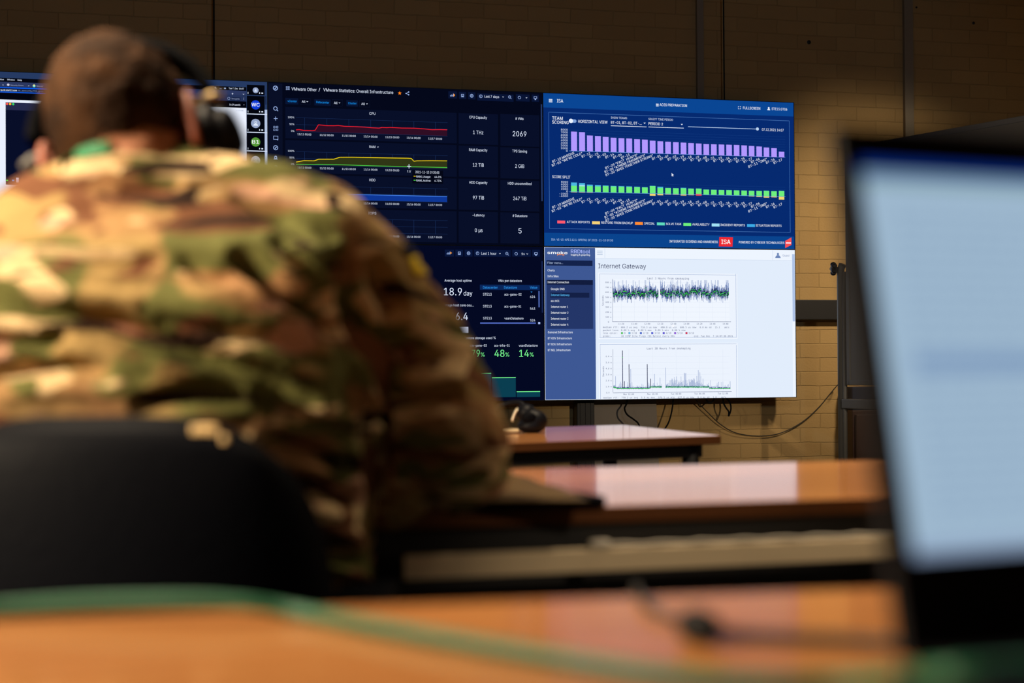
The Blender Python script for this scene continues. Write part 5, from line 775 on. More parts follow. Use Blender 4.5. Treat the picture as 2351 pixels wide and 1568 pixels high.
MB().box((cl, .02, 0), (cl+.8, WY-.055, cz), .004).build('body', M['darkwood'], cb)
for k in range(2):
    dr = MB().box((cl+.01+.395*k, 0, .04), (cl+.395+.395*k, .019, cz-.02), .003).build('door', M['darkwood'], cb)
    hx = cl+.36+.07*k; MB().tube([(hx, -.001, .45), (hx, -.022, .46), (hx, -.022, .54), (hx, -.001, .55)], .004, 8, 4).build('handle', M['black'], dr)
tb = MB().box((aty(1957, 900, .03).x, .03, cz+.001), (cl+.6, WY-.06, cz+.11), .006).build('storage_box', M['navy'])
tag(tb, 'dark blue box lying on top of the brown cabinet', 'box')

# ------------------------------------------------------------------ tables
def table(name, pts, label, th=.021, legs=None, apron=.036, inset=.03, zt=.72):
    c = sum((Vector((p[0], p[1], 0)) for p in pts), Vector())/len(pts)
    e = empty(name, (c.x, c.y, 0), label, 'table')
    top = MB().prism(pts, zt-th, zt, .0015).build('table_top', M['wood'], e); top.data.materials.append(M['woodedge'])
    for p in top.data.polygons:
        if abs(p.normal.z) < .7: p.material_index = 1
    n = len(pts); ins = [Vector((p[0], p[1], 0)) + (c-Vector((p[0], p[1], 0))).normalized()*inset*1.5 for p in pts]
    fr = MB()
    for i in range(n):
        a, b = ins[i], ins[(i+1) % n]; d = (b-a).normalized(); nn = Vector((-d.y, d.x, 0))
        fr.box((0, 0, zt-th-apron), ((b-a).length, .025, zt-th-.0005), .002, (d, nn, UZ), a)
    fr.build('frame', M['black'], e)
    for p in ins:
        q = p + (c-p).normalized()*.03
        lg = MB().tube([(q.x, q.y, 0.012), (q.x, q.y, zt-th-.002)], .021, 14, 2, False).build('leg', M['black'], e, True)
        MB().tube([(q.x, q.y, 0), (q.x, q.y, .0125)], .025, 14, 2, False).build('foot', M['black'], lg, True)
    return e
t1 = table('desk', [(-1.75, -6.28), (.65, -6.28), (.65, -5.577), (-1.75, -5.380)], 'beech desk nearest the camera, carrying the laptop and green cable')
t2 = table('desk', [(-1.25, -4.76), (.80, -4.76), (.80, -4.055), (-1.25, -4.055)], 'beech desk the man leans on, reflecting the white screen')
za2 = at(1300, 1254, 1.99).z; zb2 = at(1300, 1307, 1.99).z
MB().box((-.345, -4.80, zb2), (.76, -4.792, za2), .002).build('cable_tray', M['beige'], t2)
MB().box((-1.2, -4.69, .18), (.72, -4.675, zb2+.02), .003).build('modesty_panel', M['black'], t2)
cord('white_cable', [Vector((-.08+.02*i, -4.797+.001*math.sin(i*1.9), za2+.004+.001*math.sin(i*2.3))) for i in range(32)], .0018, M['whitecable'], 'white cable lying along the beige tray under the man\'s desk')
tag(MB().box((-.108, -4.804, za2+.0005), (-.082, -4.789, za2+.010), .003).build('cable_plug', M['whitecable']), 'white plug at the left end of the white cable on the tray', 'plug')
A3, B3, C3 = Vector((.213, -3.229)), Vector((.779, -3.079)), Vector((.767, -2.372))
D3 = B3 + (A3-B3).normalized()*1.25; E3 = C3 + (A3-B3).normalized()*1.25
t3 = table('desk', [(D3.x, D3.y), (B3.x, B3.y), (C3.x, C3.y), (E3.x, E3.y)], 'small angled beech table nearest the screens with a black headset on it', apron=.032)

# headphones on the far table
hp = empty('headphones', tuple(atz(1210, 997, .72)), 'black padded headphones resting on the far table', 'headphones')
h0 = atz(1215, 994, .72); CRf = Vector((CR.x, CR.y, 0)).normalized(); CFf = Vector((CF.x, CF.y, 0)).normalized()
m_ = MB(); m_.ball(h0 + UZ*.030 + CRf*.012, (.036, .03, .031), (CRf, CFf, UZ)); m_.ball(h0 + UZ*.052 - CRf*.008 + CFf*.01, (.026, .03, .024), (CRf, CFf, UZ)); m_.ball(h0+UZ*.018+CRf*.004, (.036, .034, .019), (CRf, CFf, UZ))
m_.union('ear_cup', M['blackplastic'], .003, 6, hp)
MB().ball(h0+UZ*.040+CRf*.0-CFf*.026, (.018, .008, .015), (CRf, CFf, UZ)).build('ear_pad', M['leather'], hp, True)
MB().tube([h0+UZ*.062-CRf*.028, h0+UZ*.052-CRf*.036, h0+UZ*.03-CRf*.044], .005, 10, 5).build('slider', M['silver'], hp, True)
MB().tube([h0+UZ*.068-CRf*.012+CFf*.02, h0+UZ*.078-CRf*.03+CFf*.04, h0+UZ*.07-CRf*.07+CFf*.06, h0+UZ*.04-CRf*.11+CFf*.05, h0+UZ*.012-CRf*.12+CFf*.04], .007, 10, 6).build('headband', M['blackplastic'], hp, True)
MB().ball(h0+UZ*.026-CRf*.125+CFf*.035, (.034, .03, .026), (CRf, CFf, UZ)).build('ear_cup', M['blackplastic'], hp, True)
tag(MB().box((-.075, -.02, .003), (-.026, .02, .011), .003, (CRf, CFf, UZ), h0).build('card_holder', M['pageedge']), 'small cream card lying beside the black headphones', 'card')

# folder and curling pages by the elbow
fo = empty('folder', tuple(atz(1250, 1158, .72)), 'black folder with curling yellowish pages beside the man\'s elbow', 'folder')
fa, fb = atz(1352, 1152, .722), atz(1000, 1158, .722)
MB().prism([(fb.x, -4.775), (fa.x+.006, -4.775), (fa.x-.004, -4.70), (fb.x, -4.66)], .7205, .734, .003).build('cover', M['leather'], fo)
pg = MB(); G = []
c4 = [atz(1352, 1150, .7345), atz(1178, 1092, .7225), atz(860, 1092, .7225), atz(860, 1152, .7345)]
for i in range(17):
    row = []
    for k in range(17):
        a = c4[0].lerp(c4[1], i/16); c = c4[3].lerp(c4[2], i/16); p = a.lerp(c, k/16)
        p.z += .004*abs(math.sin(k*.8+i*.35))*math.sin(math.pi*i/16) + .0006
        row.append(pg.bm.verts.new(p))
    G.append(row)
for i in range(16):
    for k in range(16): pg.bm.faces.new((G[i][k], G[i+1][k], G[i+1][k+1], G[i][k+1]))
po = pg.build('pages', M['paper'], fo, True)
mo = po.modifiers.new('s', 'SOLIDIFY'); mo.thickness = .0015; mo.offset = 1

# ------------------------------------------------------------------ laptop near the camera
LA = math.radians(24)
CRh = Vector((CR.x, CR.y, 0)).normalized(); CFh = Vector((CF.x, CF.y, 0)).normalized()
lw = CRh*math.cos(LA) + CFh*math.sin(LA); lb = -CRh*math.sin(LA) + CFh*math.cos(LA)
h_ = at(2078, 1462, .80); h_.z = .752
lap = empty('laptop', tuple(h_ + lw*.19 - UZ*.03), 'open black laptop with a pale blue lit screen at the right edge', 'laptop')
tilt = math.radians(11.5); lu = UZ*math.cos(tilt) + lb*math.sin(tilt); ln = lu.cross(lw)  # faces away or toward viewer
ln = (lw.cross(lu)); 
if ln.dot(CAM - h_) < 0: ln = -ln
LH = .289; LWd = .40
ax = (lw, ln, lu)
lid = MB().box((0, -.009, 0), (LWd, 0, LH), .003, ax, h_)
lid.box((0, 0, 0), (.013, .0016, LH), 0, ax, h_); lid.box((LWd-.013, 0, 0), (LWd, .0016, LH), 0, ax, h_)
lid.box((.013, 0, 0), (LWd-.013, .0016, .052), 0, ax, h_); lid.box((.013, 0, LH-.021), (LWd-.013, .0016, LH), 0, ax, h_)
lido = lid.build('lid', M['blackplastic'], lap)
class Lap(Screen):
    pass
ls = Screen((0, 0, 1)); dw, dh = LWd-.026, LH-.073; do = h_ + lw*.013 + lu*.052
def lr(x0, y0, x1, y1, col, lay=1):
    n = len(ls.V)
    for (x, y) in ((x0, y1), (x1, y1), (x1, y0), (x0, y0)): ls.V.append(tuple(do + lw*(x*dw) + lu*((1-y)*dh) + ln*(.0002+lay*.00015)))
    ls.F.append((n, n+1, n+2, n+3)); ls.C += [lin(col)]*4
lr(0, 0, 1, 1, (158, 184, 206), 0); lr(0, 0, 1, .028, (8, 45, 130), 1); lr(0, .028, 1, .055, (125, 155, 160), 1); lr(0, .972, 1, 1, (140, 160, 190), 1)
rn = random.Random(5)
for k in range(24):
    y = .12+k*.034
    x = .05
    while x < .40 - rn.uniform(0, .15):
        w = rn.uniform(.01, .035); lr(x, y, x+w, y+.006, (120, 145, 178), 2); x += w+.008
    x = .34
    while x < .93:
        w = rn.uniform(.012, .04); lr(x, y, x+w, y+.010, (112, 132, 168), 2); x += w+.008
lr(.05, .50, .30, .545, (128, 156, 190), 1.5)
ls.build(lap, 'display')
bz = h_ - UZ*.004
MB().box((0, -.27, -.022), (LWd, .012, 0), .005, (lw, lb, UZ), bz).build('base', M['blackplastic'], lap)
for a_ in (.03, LWd-.03):
    for b_ in (-.25, -.01): MB().lathe(bz+lw*a_+lb*b_-UZ*.0275, UZ, [(0, .009), (.006, .009)], 12).build('foot', M['cable'], lap)
kb = MB()
for r_ in range(6):
    for c_ in range(15):
        kb.box((.03+c_*.0222, -.028-r_*.019, .0003), (.03+c_*.0222+.0185, -.012-r_*.019, .0022), .0006, (lw, lb, UZ), bz)
kb.build('keyboard', M['blackplastic'], lap)
MB().box((.14, -.245, .0002), (.25, -.17, .0008), .0002, (lw, lb, UZ), bz).build('touchpad', M['leather'], lap)
MB().tube([h_+lw*.01-UZ*.002, h_+lw*(LWd-.01)-UZ*.002], .006, 12, 2, False).build('hinge', M['blackplastic'], lap, True)

gz = .727
def onz(u, v, z=gz): return atz(u, v, z)
cord('green_cable', [onz(-160, 1412, .727), onz(0, 1396, .729), onz(200, 1383, .733), onz(420, 1379, .735), onz(560, 1386, .733), onz(700, 1408), onz(900, 1446), onz(1200, 1497), onz(1500, 1545), onz(1750, 1568), onz(1950, 1563, .730),
     onz(2080, 1553, .742), onz(2180, 1545, .7565), onz(2350, 1532, .7575), onz(2480, 1525, .7575)], .0052, M['greencable'], 'green network cable curving across the near desk')
wpts = [at(1455, 1440, 1.30), at(1456, 1380, 1.30), at(1461, 1347, 1.285), onz(1472, 1378, .7245), onz(1500, 1402, .724), onz(1560, 1425, .725), onz(1605, 1440, .729), onz(1660, 1452, .727), onz(1800, 1462, .7255), onz(1950, 1468, .7255), onz(2100, 1478, .7255), onz(2200, 1468, .7255)]
cord('charger_cable', wpts, lambda t: .0026 if t < .5 else .0042, M['greycable'], 'thin dark charger cable running over the desk to the laptop')
pc = onz(1605, 1438, .7305); cx_ = (onz(1660, 1454, .73)-onz(1555, 1424, .73)).normalized()
tag(MB().ball(pc, (.021, .0125, .012), (cx_, UZ.cross(cx_), UZ)).build('cable_ferrite', M['cable'], None, True), 'small black ferrite lump on the charger cable', 'cable part')

# ------------------------------------------------------------------ the man
# head frame
ro = math.radians(16); pi_ = math.radians(30)
hr = (CRh*math.cos(ro) + UZ*math.sin(ro)).normalized(); hf = (CFh*math.cos(pi_) - UZ*math.sin(pi_)); hf = (hf - hr*hf.dot(hr)).normalized(); hu = hr.cross(hf).normalized()
HC = at(283, 300, 1.86); HA = (hr, hf, hu)
def hp_(x, y, z): return HC + hr*x + hf*y + hu*z
b = MB()
b.ball(hp_(0, -.012, .012), (.078, .095, .098), HA, 4); b.ball(hp_(0, .02, -.03), (.073, .075, .085), HA, 4); b.ball(hp_(0, .045, -.065), (.05, .045, .045), HA, 3)
b.ball(hp_(0, .098, -.03), (.011, .016, .012), HA, 2); b.chain([(hp_(0, .09, .005), .007), (hp_(0, .103, -.026), .010)])
b.ball(hp_(0, .086, .02), (.045, .012, .010), HA, 2); b.ball(hp_(0, .090, -.062), (.022, .008, .005), HA, 2); b.ball(hp_(0, .088, -.073), (.019, .008, .005), HA, 2)
NB = at(300, 450, 1.84)
b.chain([(hp_(0, -.01, -.03), .064), (at(306, 375, 1.83), .066), (NB, .066)])
sh_r, sh_l = at(735, 570, 1.85), at(-110, 640, 1.86)
hips = at(400, 1560, 1.90); chest = at(320, 750, 1.80)
b.chain([(NB, .08), (chest, .13), (at(370, 1150, 1.84), .12), (hips, .13)])
b.chain([(NB, .06), (sh_r, .055)]); b.chain([(NB, .06), (sh_l, .055)])
el_r = at(1070, 1072, 1.97); el_l = at(-400, 1120, 2.0)
wr_r = Vector((-.56, -4.44, .765)); wr_l = Vector((-.74, -4.44, .765))
b.chain([(sh_r, .055), (el_r, .04), (wr_r, .027)]); b.chain([(sh_l, .055), (el_l, .04), (wr_l, .027)])
for w_, s_ in ((wr_r, -1), (wr_l, 1)):
    f_ = Vector((.05*s_, .99, -.1)).normalized(); sd = Vector((1, 0, 0))
    pc_ = w_ + f_*.055
    b.chain([(w_, .026), (pc_, .022)]); b.ball(pc_, (.042, .048, .015), (sd, f_, f_.cross(sd)), 3)
    for k in range(4):
        r0 = pc_ + f_*.035 + sd*(.029-.019*k); L = (.07, .08, .075, .058)[k if s_ > 0 else 3-k]
        m1 = r0 + f_*L*.55 + UZ*.004; m2 = m1 + (f_*.8 - UZ*.6).normalized()*L*.45
        b.chain([(r0, .0095), (m1, .0088), (m2, .0075)], step=.006)
    t0 = pc_ + sd*(.032*s_) - f_*.02; b.chain([(t0, .011), (t0+sd*.022*s_+f_*.025, .0095), (t0+sd*.02*s_+f_*.052-UZ*.008, .0082)], step=.006)
kn = []
for s_ in (-1, 1):
    hpj = hips + CRh*.09*s_; k_ = hpj + Vector((.06*s_, .43, -.005)); k_.z = .50; a_ = k_ + Vector((.0, .04, -.41)); a_.z = .09
    kn.append((hpj, k_, a_)); b.chain([(hpj, .085), (k_, .058), (k_.lerp(a_, .35), .056), (a_, .04)])
    b.chain([(a_, .04), (a_+Vector((0, .14, -.045)), .032)])
body = b.union('person', M['skin'], .005, 4)
tag(body, 'person seen from behind in a camouflage jacket with short brown hair, leaning on the desk', 'person')
# ears
for s_ in (1, -1):
    e_ = MB(); c0 = hp_(.081*s_, -.014, -.030 if s_ > 0 else -.045)
    ring = [c0 + hf*(-.008+.013*math.cos(a)) + hu*(.036*math.sin(a)) + hr*s_*(.006 - .003*math.cos(a)) for a in [2*math.pi*k/16 for k in range(17)]]
    e_.tube(ring, .0058, 8, 2); e_.ball(c0 + hr*s_*.002, (.006, .014, .026), HA, 2)
    tag(e_.union('ear', M['ear'], .0016, 5, body), 'reddish ear')
for s_ in (-1, 1):
    MB().ball(hp_(.03*s_, .083, .004), .0115).build('eye', M['whitecable'], body, True)
# hair: shell over the back and crown
hb = MB(); q = bmesh.ops.create_icosphere(hb.bm, subdivisions=6, radius=1)['verts']
dead = []
for v_ in q:
    d = v_.co.copy()
    L = hp_(0, -.012, .012)
    co = L + hr*d.x*.0835 + hf*d.y*.101 + hu*d.z*.104
    nn = mn.noise(co*45)*.0035 + mn.noise(co*120)*.0018 + mn.noise(co*300)*.001
    n_ = (hr*d.x+hf*d.y+hu*d.z)
    edge = .0
    z_ = d.z*.104+.012; y_ = d.y*.101
    # fade the hair to the skin at the nape and around the ears
    lim = -.066 if y_ < -.01 else (-.02 if y_ < .045 else .05)
    if z_ < lim+.03: edge = min(1, (lim+.03-z_)/.03)*.006
    v_.co = co + n_*(nn*(1-edge/.006*.6)-edge)
    if z_ < lim-.004: dead.append(v_)
bmesh.ops.delete(hb.bm, geom=dead, context='VERTS')
hb.build('hair', M['hair'], body, True)

# jacket
def torso_sections(mb):
    S = [ # u, v, d, half width, half depth
        (425, 1560, 1.90, .235, .165), (410, 1400, 1.88, .240, .16), (385, 1220, 1.85, .235, .15), (355, 1030, 1.81, .240, .15),
        (330, 850, 1.79, .250, .152), (315, 700, 1.79, .255, .150), (305, 590, 1.81, .250, .14), (303, 520, 1.83, .215, .118), (308, 445, 1.84, .160, .100), (310, 400, 1.84, .115, .092), (310, 378, 1.84, .090, .082)]
    rings = []; n = 40
    for (u, v, d, w, h) in S:
        c = at(u, v, d); ring = []
        for k in range(n):
            a = 2*math.pi*k/n; ca, sa = math.cos(a), math.sin(a); e = 2/2.35
            ring.append(mb.bm.verts.new(c + CRh*w*math.copysign(abs(ca)**e, ca) + CFh*h*math.copysign(abs(sa)**e, sa)))
        rings.append(ring)
    for a, b in zip(rings, rings[1:]):
        for k in range(n): mb.bm.faces.new((a[k], a[(k+1) % n], b[(k+1) % n], b[k]))
    mb.bm.faces.new(rings[0][::-1]); mb.bm.faces.new(rings[-1])
j = MB(); torso_sections(j)
j.chain([(at(300, 470, 1.84), .085), (at(480, 478, 1.84), .074), (at(620, 510, 1.84), .072), (at(722, 566, 1.85), .080)], 3)
j.chain([(at(300, 490, 1.84), .085), (at(120, 560, 1.84), .076), (at(0, 620, 1.85), .074), (at(-110, 700, 1.86), .080)], 3)
j.chain([(at(722, 566, 1.85), .082), (at(800, 650, 1.87), .083), (at(900, 780, 1.90), .084), (at(995, 920, 1.93), .080), (at(1050, 1020, 1.96), .070), (at(1062, 1068, 1.98), .062)], 3)
j.chain([(at(820, 880, 1.93), .05), (at(880, 980, 1.96), .06), (at(910, 1120, 1.98), .055)], 3)
j.chain([(at(1062, 1078, 1.985), .058), (Vector((-.33, -4.60, .785)), .050), (wr_r + Vector((.005, -.02, 0)), .040)], 3)
j.chain([(at(-110, 700, 1.86), .084), (at(-260, 880, 1.92), .084), (at(-390, 1100, 2.0), .064)], 3)
j.chain([(at(-390, 1100, 2.0), .060), (Vector((-.80, -4.58, .785)), .05), (wr_l + Vector((-.005, -.02, 0)), .040)], 3)
FOLDS = [ # image-plane way points on the back, width, depth
    ([(-20, 675), (128, 722), (255, 744), (383, 783), (510, 834), (625, 880), (720, 930)], .014, .020),
    ([(560, 600), (638, 661), (733, 712), (775, 770)], .012, .020),
    ([(-20, 870), (64, 846), (160, 846), (242, 865)], .011, .015),
    ([(600, 905), (701, 961), (800, 1010)], .010, .017),
    ([(620, 1010), (733, 1036), (823, 1089)], .010, .018),
    ([(660, 1110), (750, 1128), (835, 1155)], .011, .020),
    ([(370, 735), (480, 760), (640, 780), (760, 840)], .008, .010),
    ([(790, 640), (822, 740), (838, 860), (848, 1000), (850, 1150)], .026, .060),
    ([(700, 1245), (760, 1262), (835, 1290)], .011, .020),
    ([(740, 1330), (800, 1345), (850, 1370)], .010, .015),
    ([(100, 590), (200, 600), (300, 605), (370, 590)], .008, .006),
    ([(430, 600), (480, 640), (530, 640)], .008, .006),
    ([(0, 780), (90, 790), (150, 760)], .009, .012),
    ([(330, 930), (450, 900), (560, 910)], .010, .012),
    ([(640, 560), (720, 640), (770, 700)], .009, .012),
    ([(560, 460), (640, 500), (700, 560)], .012, .006),
    ([(860, 620), (900, 700), (900, 800)], .012, .012),
    ([(880, 900), (960, 930), (1050, 900)], .012, .012),
    ([(900, 1030), (980, 1060), (1080, 1040)], .012, .014),
    ([(170, 420), (260, 440), (420, 420)], .010, .005),
]
def jacket_post(me):
    co = [v.co.copy() for v in me.vertices]
    bv = BVHTree.FromPolygons([tuple(c) for c in co], [tuple(p.vertices) for p in me.polygons])
    segs = []
    for pts, w, dp in FOLDS:
        P = []
        for k in range(len(pts)-1):
            for t in range(6):
                u = pts[k][0]+(pts[k+1][0]-pts[k][0])*t/6; v = pts[k][1]+(pts[k+1][1]-pts[k][1])*t/6
                h = bv.ray_cast(CAM, ray(u, v).normalized())
                if h[0]: P.append(h[0])
        n = len(P)
        for i, p in enumerate(P): segs.append((p, w, dp*math.sin(math.pi*min(1, (i+1.5)/(n+2)))**.6))
    from mathutils.kdtree import KDTree
    kd = KDTree(len(segs))
    for i, (p, _, _) in enumerate(segs): kd.insert(p, i)
    kd.balance()
    nrm = [v.normal.copy() for v in me.vertices]
    out = []
    for c, n in zip(co, nrm):
        d = 0; best = {}
        for (p, i, dist) in kd.find_n(c, 3):
            w, dp = segs[i][1], segs[i][2]
            t = dist/w
            val = -2.3*dp*math.exp(-t*t) + dp*.45*math.exp(-((t-1.9)**2)*1.6)
            if val < d or (d == 0): d = val if abs(val) > abs(d) else d
        q = Vector((c.x*7, c.y*7, c.z*15)); r = Vector((c.x*18, c.y*18, c.z*34))
        d += mn.noise(q)*.007 + mn.noise(r)*.0035
        out.append(c + n*d)
    for v, c in zip(me.vertices, out): v.co = c
    me.update()
jacket = j.union('jacket', M['camo'], .0055, 9, body, jacket_post)
sm = jacket.modifiers.new('s', 'SMOOTH'); sm.iterations = 2; sm.factor = .5
# collar, ribbon
def ringpts(c, rx, ry, ax_, n=28, a0=0, a1=360):
    return [c + ax_[0]*rx*math.cos(math.radians(a)) + ax_[1]*ry*math.sin(math.radians(a)) for a in [a0+(a1-a0)*k/n for k in range(n+1)]]
cdir = (hu*.45+UZ*.55).normalized(); cxr = (CRh - cdir*CRh.dot(cdir)).normalized(); cyr = cdir.cross(cxr)
cc = at(305, 408, 1.838)
cm = MB()
rings = []
for (h, r) in ((-.030, .094), (-.012, .082), (.006, .0725), (.017, .0725), (.018, .066), (.0, .064)):
    rings.append([cm.bm.verts.new(p + cdir*h) for p in ringpts(cc, r, r, (cxr, cyr), 36)[:-1]])
for a, b_ in zip(rings, rings[1:]):
    for k in range(36): cm.bm.faces.new((a[k], a[(k+1) % 36], b_[(k+1) % 36], b_[k]))
cm_o = cm.build('collar', M['camo'], jacket, True)
vv, ff = [], []
for o_ in (jacket, cm_o, body):
    n = len(vv); vv += [o_.matrix_world @ v.co for v in o_.data.vertices]; ff += [tuple(i+n for i in p.vertices) for p in o_.data.polygons]
cbv = BVHTree.FromPolygons([tuple(v) for v in vv], ff)
ln_ = MB(); rr = []
for (u, v) in ((138, 386), (150, 373), (163, 363), (178, 354), (196, 347), (214, 342), (232, 339), (250, 338)):
    h = cbv.ray_cast(CAM, ray(u, v).normalized()); p = h[0] - ray(u, v).normalized()*.004
    rr.append([ln_.bm.verts.new(p + CU*h_ - ray(u, v).normalized()*o_) for h_, o_ in ((-.0075, .0), (.0065, .0), (.0065, .002), (-.0075, .002))])
for a, b_ in zip(rr, rr[1:]):
    for k in range(4): ln_.bm.faces.new((a[k], a[(k+1) % 4], b_[(k+1) % 4], b_[k]))
tag(ln_.build('lanyard', M['greenribbon']), 'bright green ribbon showing above the collar at the neck', 'lanyard')
# shoulder patch
def onjacket(u, v, off=0):
    h = jbv.ray_cast(CAM, ray(u, v).normalized()); return h[0], h[1]
jbv = BVHTree.FromPolygons([tuple(v.co) for v in jacket.data.vertices], [tuple(p.vertices) for p in jacket.data.polygons])
def patch(name, m, corners, parent):
    g = MB(); R = []
    for i in range(7):
        row = []
        for k in range(7):
            a = Vector(corners[0]).lerp(Vector(corners[1]), k/6); c = Vector(corners[3]).lerp(Vector(corners[2]), k/6); u, v = a.lerp(c, i/6)
            h = jbv.ray_cast(CAM, ray(u, v).normalized()); h = h if h[0] else jbv.find_nearest(at(u, v, 1.93)); row.append(g.bm.verts.new(h[0] + h[1]*.0035))
        R.append(row)
    for i in range(6):
        for k in range(6): g.bm.faces.new((R[i][k], R[i][k+1], R[i+1][k+1], R[i+1][k]))
    o = g.build(name, m, parent, True); mo = o.modifiers.new('s', 'SOLIDIFY'); mo.thickness = .003; mo.offset = 0
    return o
tag(patch('shoulder_patch', M['yellow'], [(936, 594), (980, 588), (990, 630), (948, 634)], jacket), 'bright yellow patch')
tag(patch('shoulder_patch', M['navy'], [(920, 566), (958, 560), (980, 588), (936, 594)], jacket), 'navy half of the patch')
# trousers, boots
tr = MB(); tr.chain([(kn[0][0], .125), (kn[1][0], .125)], 3); 
for (a_, k_, f_) in kn: tr.chain([(a_, .10), (k_, .072), (k_.lerp(f_, .4), .07), (f_+Vector((0, 0, .07)), .058)], 3)
tr.union('trousers', M['camo'], .008, 6, body)
for (a_, k_, f_) in kn:
    bt = MB().chain([(f_+Vector((0, 0, .12)), .054), (f_+Vector((0, 0, -.03)), .055)]); bt.chain([(f_+Vector((0, 0, -.035)), .05), (f_+Vector((0, .15, -.045)), .042)])
    bt.union('boot', M['boot'], .006, 4, body)

# headset worn by the man
hs = empty('headset', tuple(hp_(0, 0, -.01)), 'black headset with microphone worn on the man\'s head', 'headset')
for s_ in (1, -1):
    c0 = hp_(.104 if s_ > 0 else -.100, .016, -.036 if s_ > 0 else -.050); axn = hr*s_
    if s_ > 0: axn = (hr - hf*.15).normalized()
    cup = MB(); 
    cup.lathe(c0, axn, [(-.016, .034), (-.014, .041), (.006, .042), (.012, .037)], 28)
    cup.lathe(c0 + axn*.010, axn, [(0, .031), (.012, .030), (.017, .024), (.018, .012)], 28)
    cu = cup.build('ear_cup', M['blackplastic'], hs, True)
    MB().lathe(c0 - axn*.028, axn, [(0, .028), (.003, .036), (.015, .037), (.018, .034)], 28).build('ear_pad', M['leather'], cu, True)
    y0 = c0 + axn*.008
    tag(MB().tube([y0+hu*.034-hf*.024-axn*.024, y0+hu*.036-hf*.028, y0+hu*.034-hf*.022+axn*.014], .0065, 8, 5).build('yoke', M['glintgold'] if s_ > 0 else M['grey'], hs, True), 'yoke, gold on the right for lamp glints')  # right one coloured to stand for lamp highlights on the plastic cup
hbm = MB(); pts = []
for k in range(19):
    a = math.radians(8+164*k/18); pts.append(hp_(.110*math.cos(a), -.010+.020*abs(math.cos(a)), .010+.1075*math.sin(a)))
R = []
for i, p in enumerate(pts):
    o_ = (p - hp_(0, .018, 0)).normalized()
    R.append([hbm.bm.verts.new(p + hf*(.017*x_) + o_*(.007*y_)) for x_, y_ in ((-1, -1), (-1, 1), (1, 1), (1, -1))])
for a, b_ in zip(R, R[1:]):
    for k in range(4): hbm.bm.faces.new((a[k], a[(k+1) % 4], b_[(k+1) % 4], b_[k]))
hbm.build('headband', M['matte'], hs, True)
MB().tube([hp_(-.122, .02, -.03), hp_(-.128, .05, -.06), hp_(-.10, .09, -.085), hp_(-.05, .115, -.085)], .0035, 8, 6).build('microphone_boom', M['blackplastic'], hs, True)
MB().ball(hp_(-.045, .117, -.085), .008).build('microphone', M['cable'], hs, True)

# ------------------------------------------------------------------ office chair
cc0 = at(300, 1500, 1.80); cc0.z = 0
ch = empty('office_chair', tuple(cc0), 'black padded office chair the man sits on', 'chair')
cbk = at(235, 1180, 1.585)
def backrest(w0, w1, zb, zt_, dep, name, m, par, yoff=0):
    g = MB(); F_, B_ = [], []; n, mrows = 28, 24
    for side, L in ((1, F_), (-1, B_)):
        for i in range(mrows+1):
            row = []
            for k in range(n+1):
                a = -1+2*k/n; b_ = -1+2*i/mrows
                ex, ez = a*math.sqrt(1-.42*b_*b_*b_*b_), b_*math.sqrt(1-.30*a*a*a*a)
                rim = max(0, 1-max(abs(a), abs(b_))**6)**.5
                t = (ez+1)/2; w = w0+(w1-w0)*t; z = zb+(zt_-zb)*t
                x = ex*w; dy = .07*(x/.25)**2 - .02*math.sin(t*3.1)+.03*(1-t)
                row.append(g.bm.verts.new(Vector((cbk.x, cbk.y, 0)) + CRh*x + CFh*(dy+yoff + side*dep*rim) + UZ*z))
            L.append(row)
    for L in (F_, B_):
        for i in range(mrows):
            for k in range(n): g.bm.faces.new((L[i][k], L[i][k+1], L[i+1][k+1], L[i+1][k]))
    bmesh.ops.remove_doubles(g.bm, verts=g.bm.verts, dist=.0004)
    return g.build(name, m, par, True)
ztop = at(350, 952, 1.6).z
backrest(.262, .205, .42, ztop, .028, 'backrest', M['leather'], ch)
rim = []
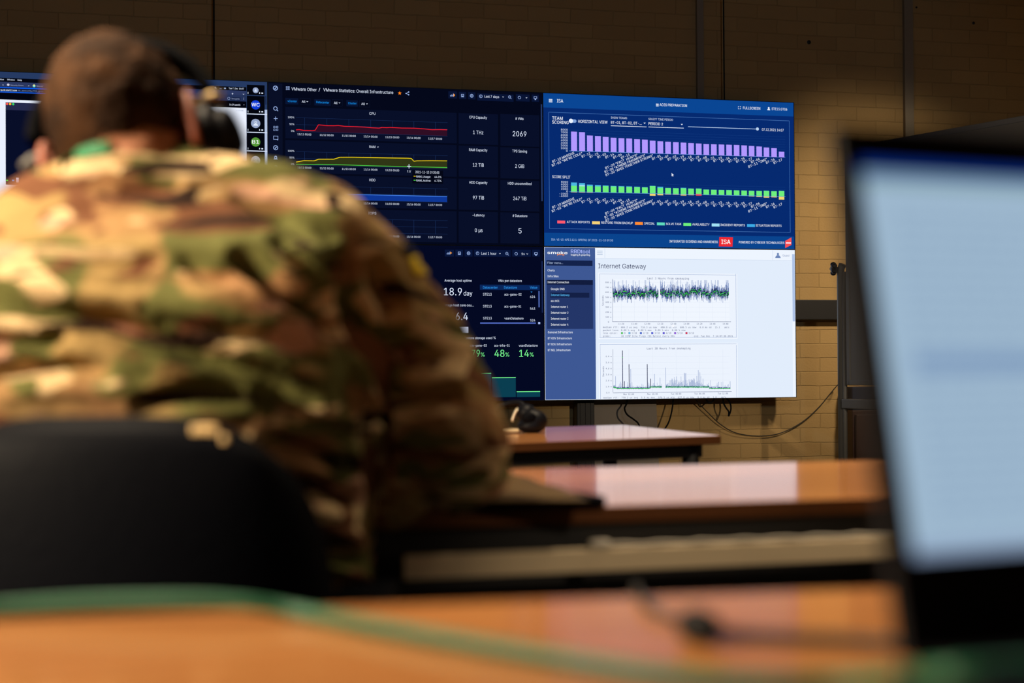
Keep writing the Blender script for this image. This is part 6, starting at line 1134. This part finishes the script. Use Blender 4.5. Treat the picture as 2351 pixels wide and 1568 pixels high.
for k in range(25):
    a = math.radians(-10+200*k/24); x = .205*math.cos(a)*(1.0); t = math.sin(a)
    zz = .60+(ztop-.606)*max(t, -.2); w = x*(1+.02*(1-t)); rim.append(Vector((cbk.x, cbk.y, 0)) + CRh*w*1.03 + CFh*(.07*(w/.25)**2-.036) + UZ*zz)
# rear support and base
MB().tube([cc0+CFh*.0+UZ*.42-CFh*.02, cc0-CFh*.20+UZ*.40, Vector((cbk.x, cbk.y, .50))-CFh*.045, Vector((cbk.x, cbk.y, .62))-CFh*.045], .022, 12, 6).build('back_support', M['black'], ch, True)
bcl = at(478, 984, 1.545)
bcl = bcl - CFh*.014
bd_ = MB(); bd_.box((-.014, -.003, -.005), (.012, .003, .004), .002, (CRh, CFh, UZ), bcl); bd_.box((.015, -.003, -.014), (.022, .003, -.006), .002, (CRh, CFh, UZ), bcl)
sb = tag(bd_.build('glints', M['glintpaint'], ch), 'painted gold badge')  # gold pieces standing for light glinting on the chair back
sx = MB(); sx.ball(Vector((cc0.x, cc0.y, .445)), (.25, .24, .045), (CRh, CFh, UZ), 4); sx.build('seat', M['leather'], ch, True)
MB().lathe((cc0.x, cc0.y, .10), UZ, [(0, .03), (.12, .03), (.121, .018), (.31, .018)], 20).build('gas_lift', M['black'], ch, True)
for k in range(5):
    a = math.radians(20+72*k); d = Vector((math.cos(a), math.sin(a), 0))
    lg = MB().tube([cc0+UZ*.12, cc0+d*.15+UZ*.11, cc0+d*.29+UZ*.075], lambda t: .024-.010*t, 10, 5).build('base_arm', M['black'], ch, True)
    MB().lathe(cc0+d*.30-d.cross(UZ)*.015+UZ*.028, d.cross(UZ), [(0, .026), (.004, .028), (.026, .028), (.03, .026)], 18).build('castor', M['black'], lg, True)
for s_ in (1, -1):
    p = cc0+CRh*.27*s_
    MB().tube([p-CRh*.06*s_+UZ*.43, p+UZ*.45, p+UZ*.62+CFh*.02], .013, 10, 5).build('arm_post', M['black'], ch, True)
    MB().box((-.035, -.13, .62), (.035, .13, .65), .012, (CRh, CFh, UZ), p).build('armrest', M['leather'], ch, True)
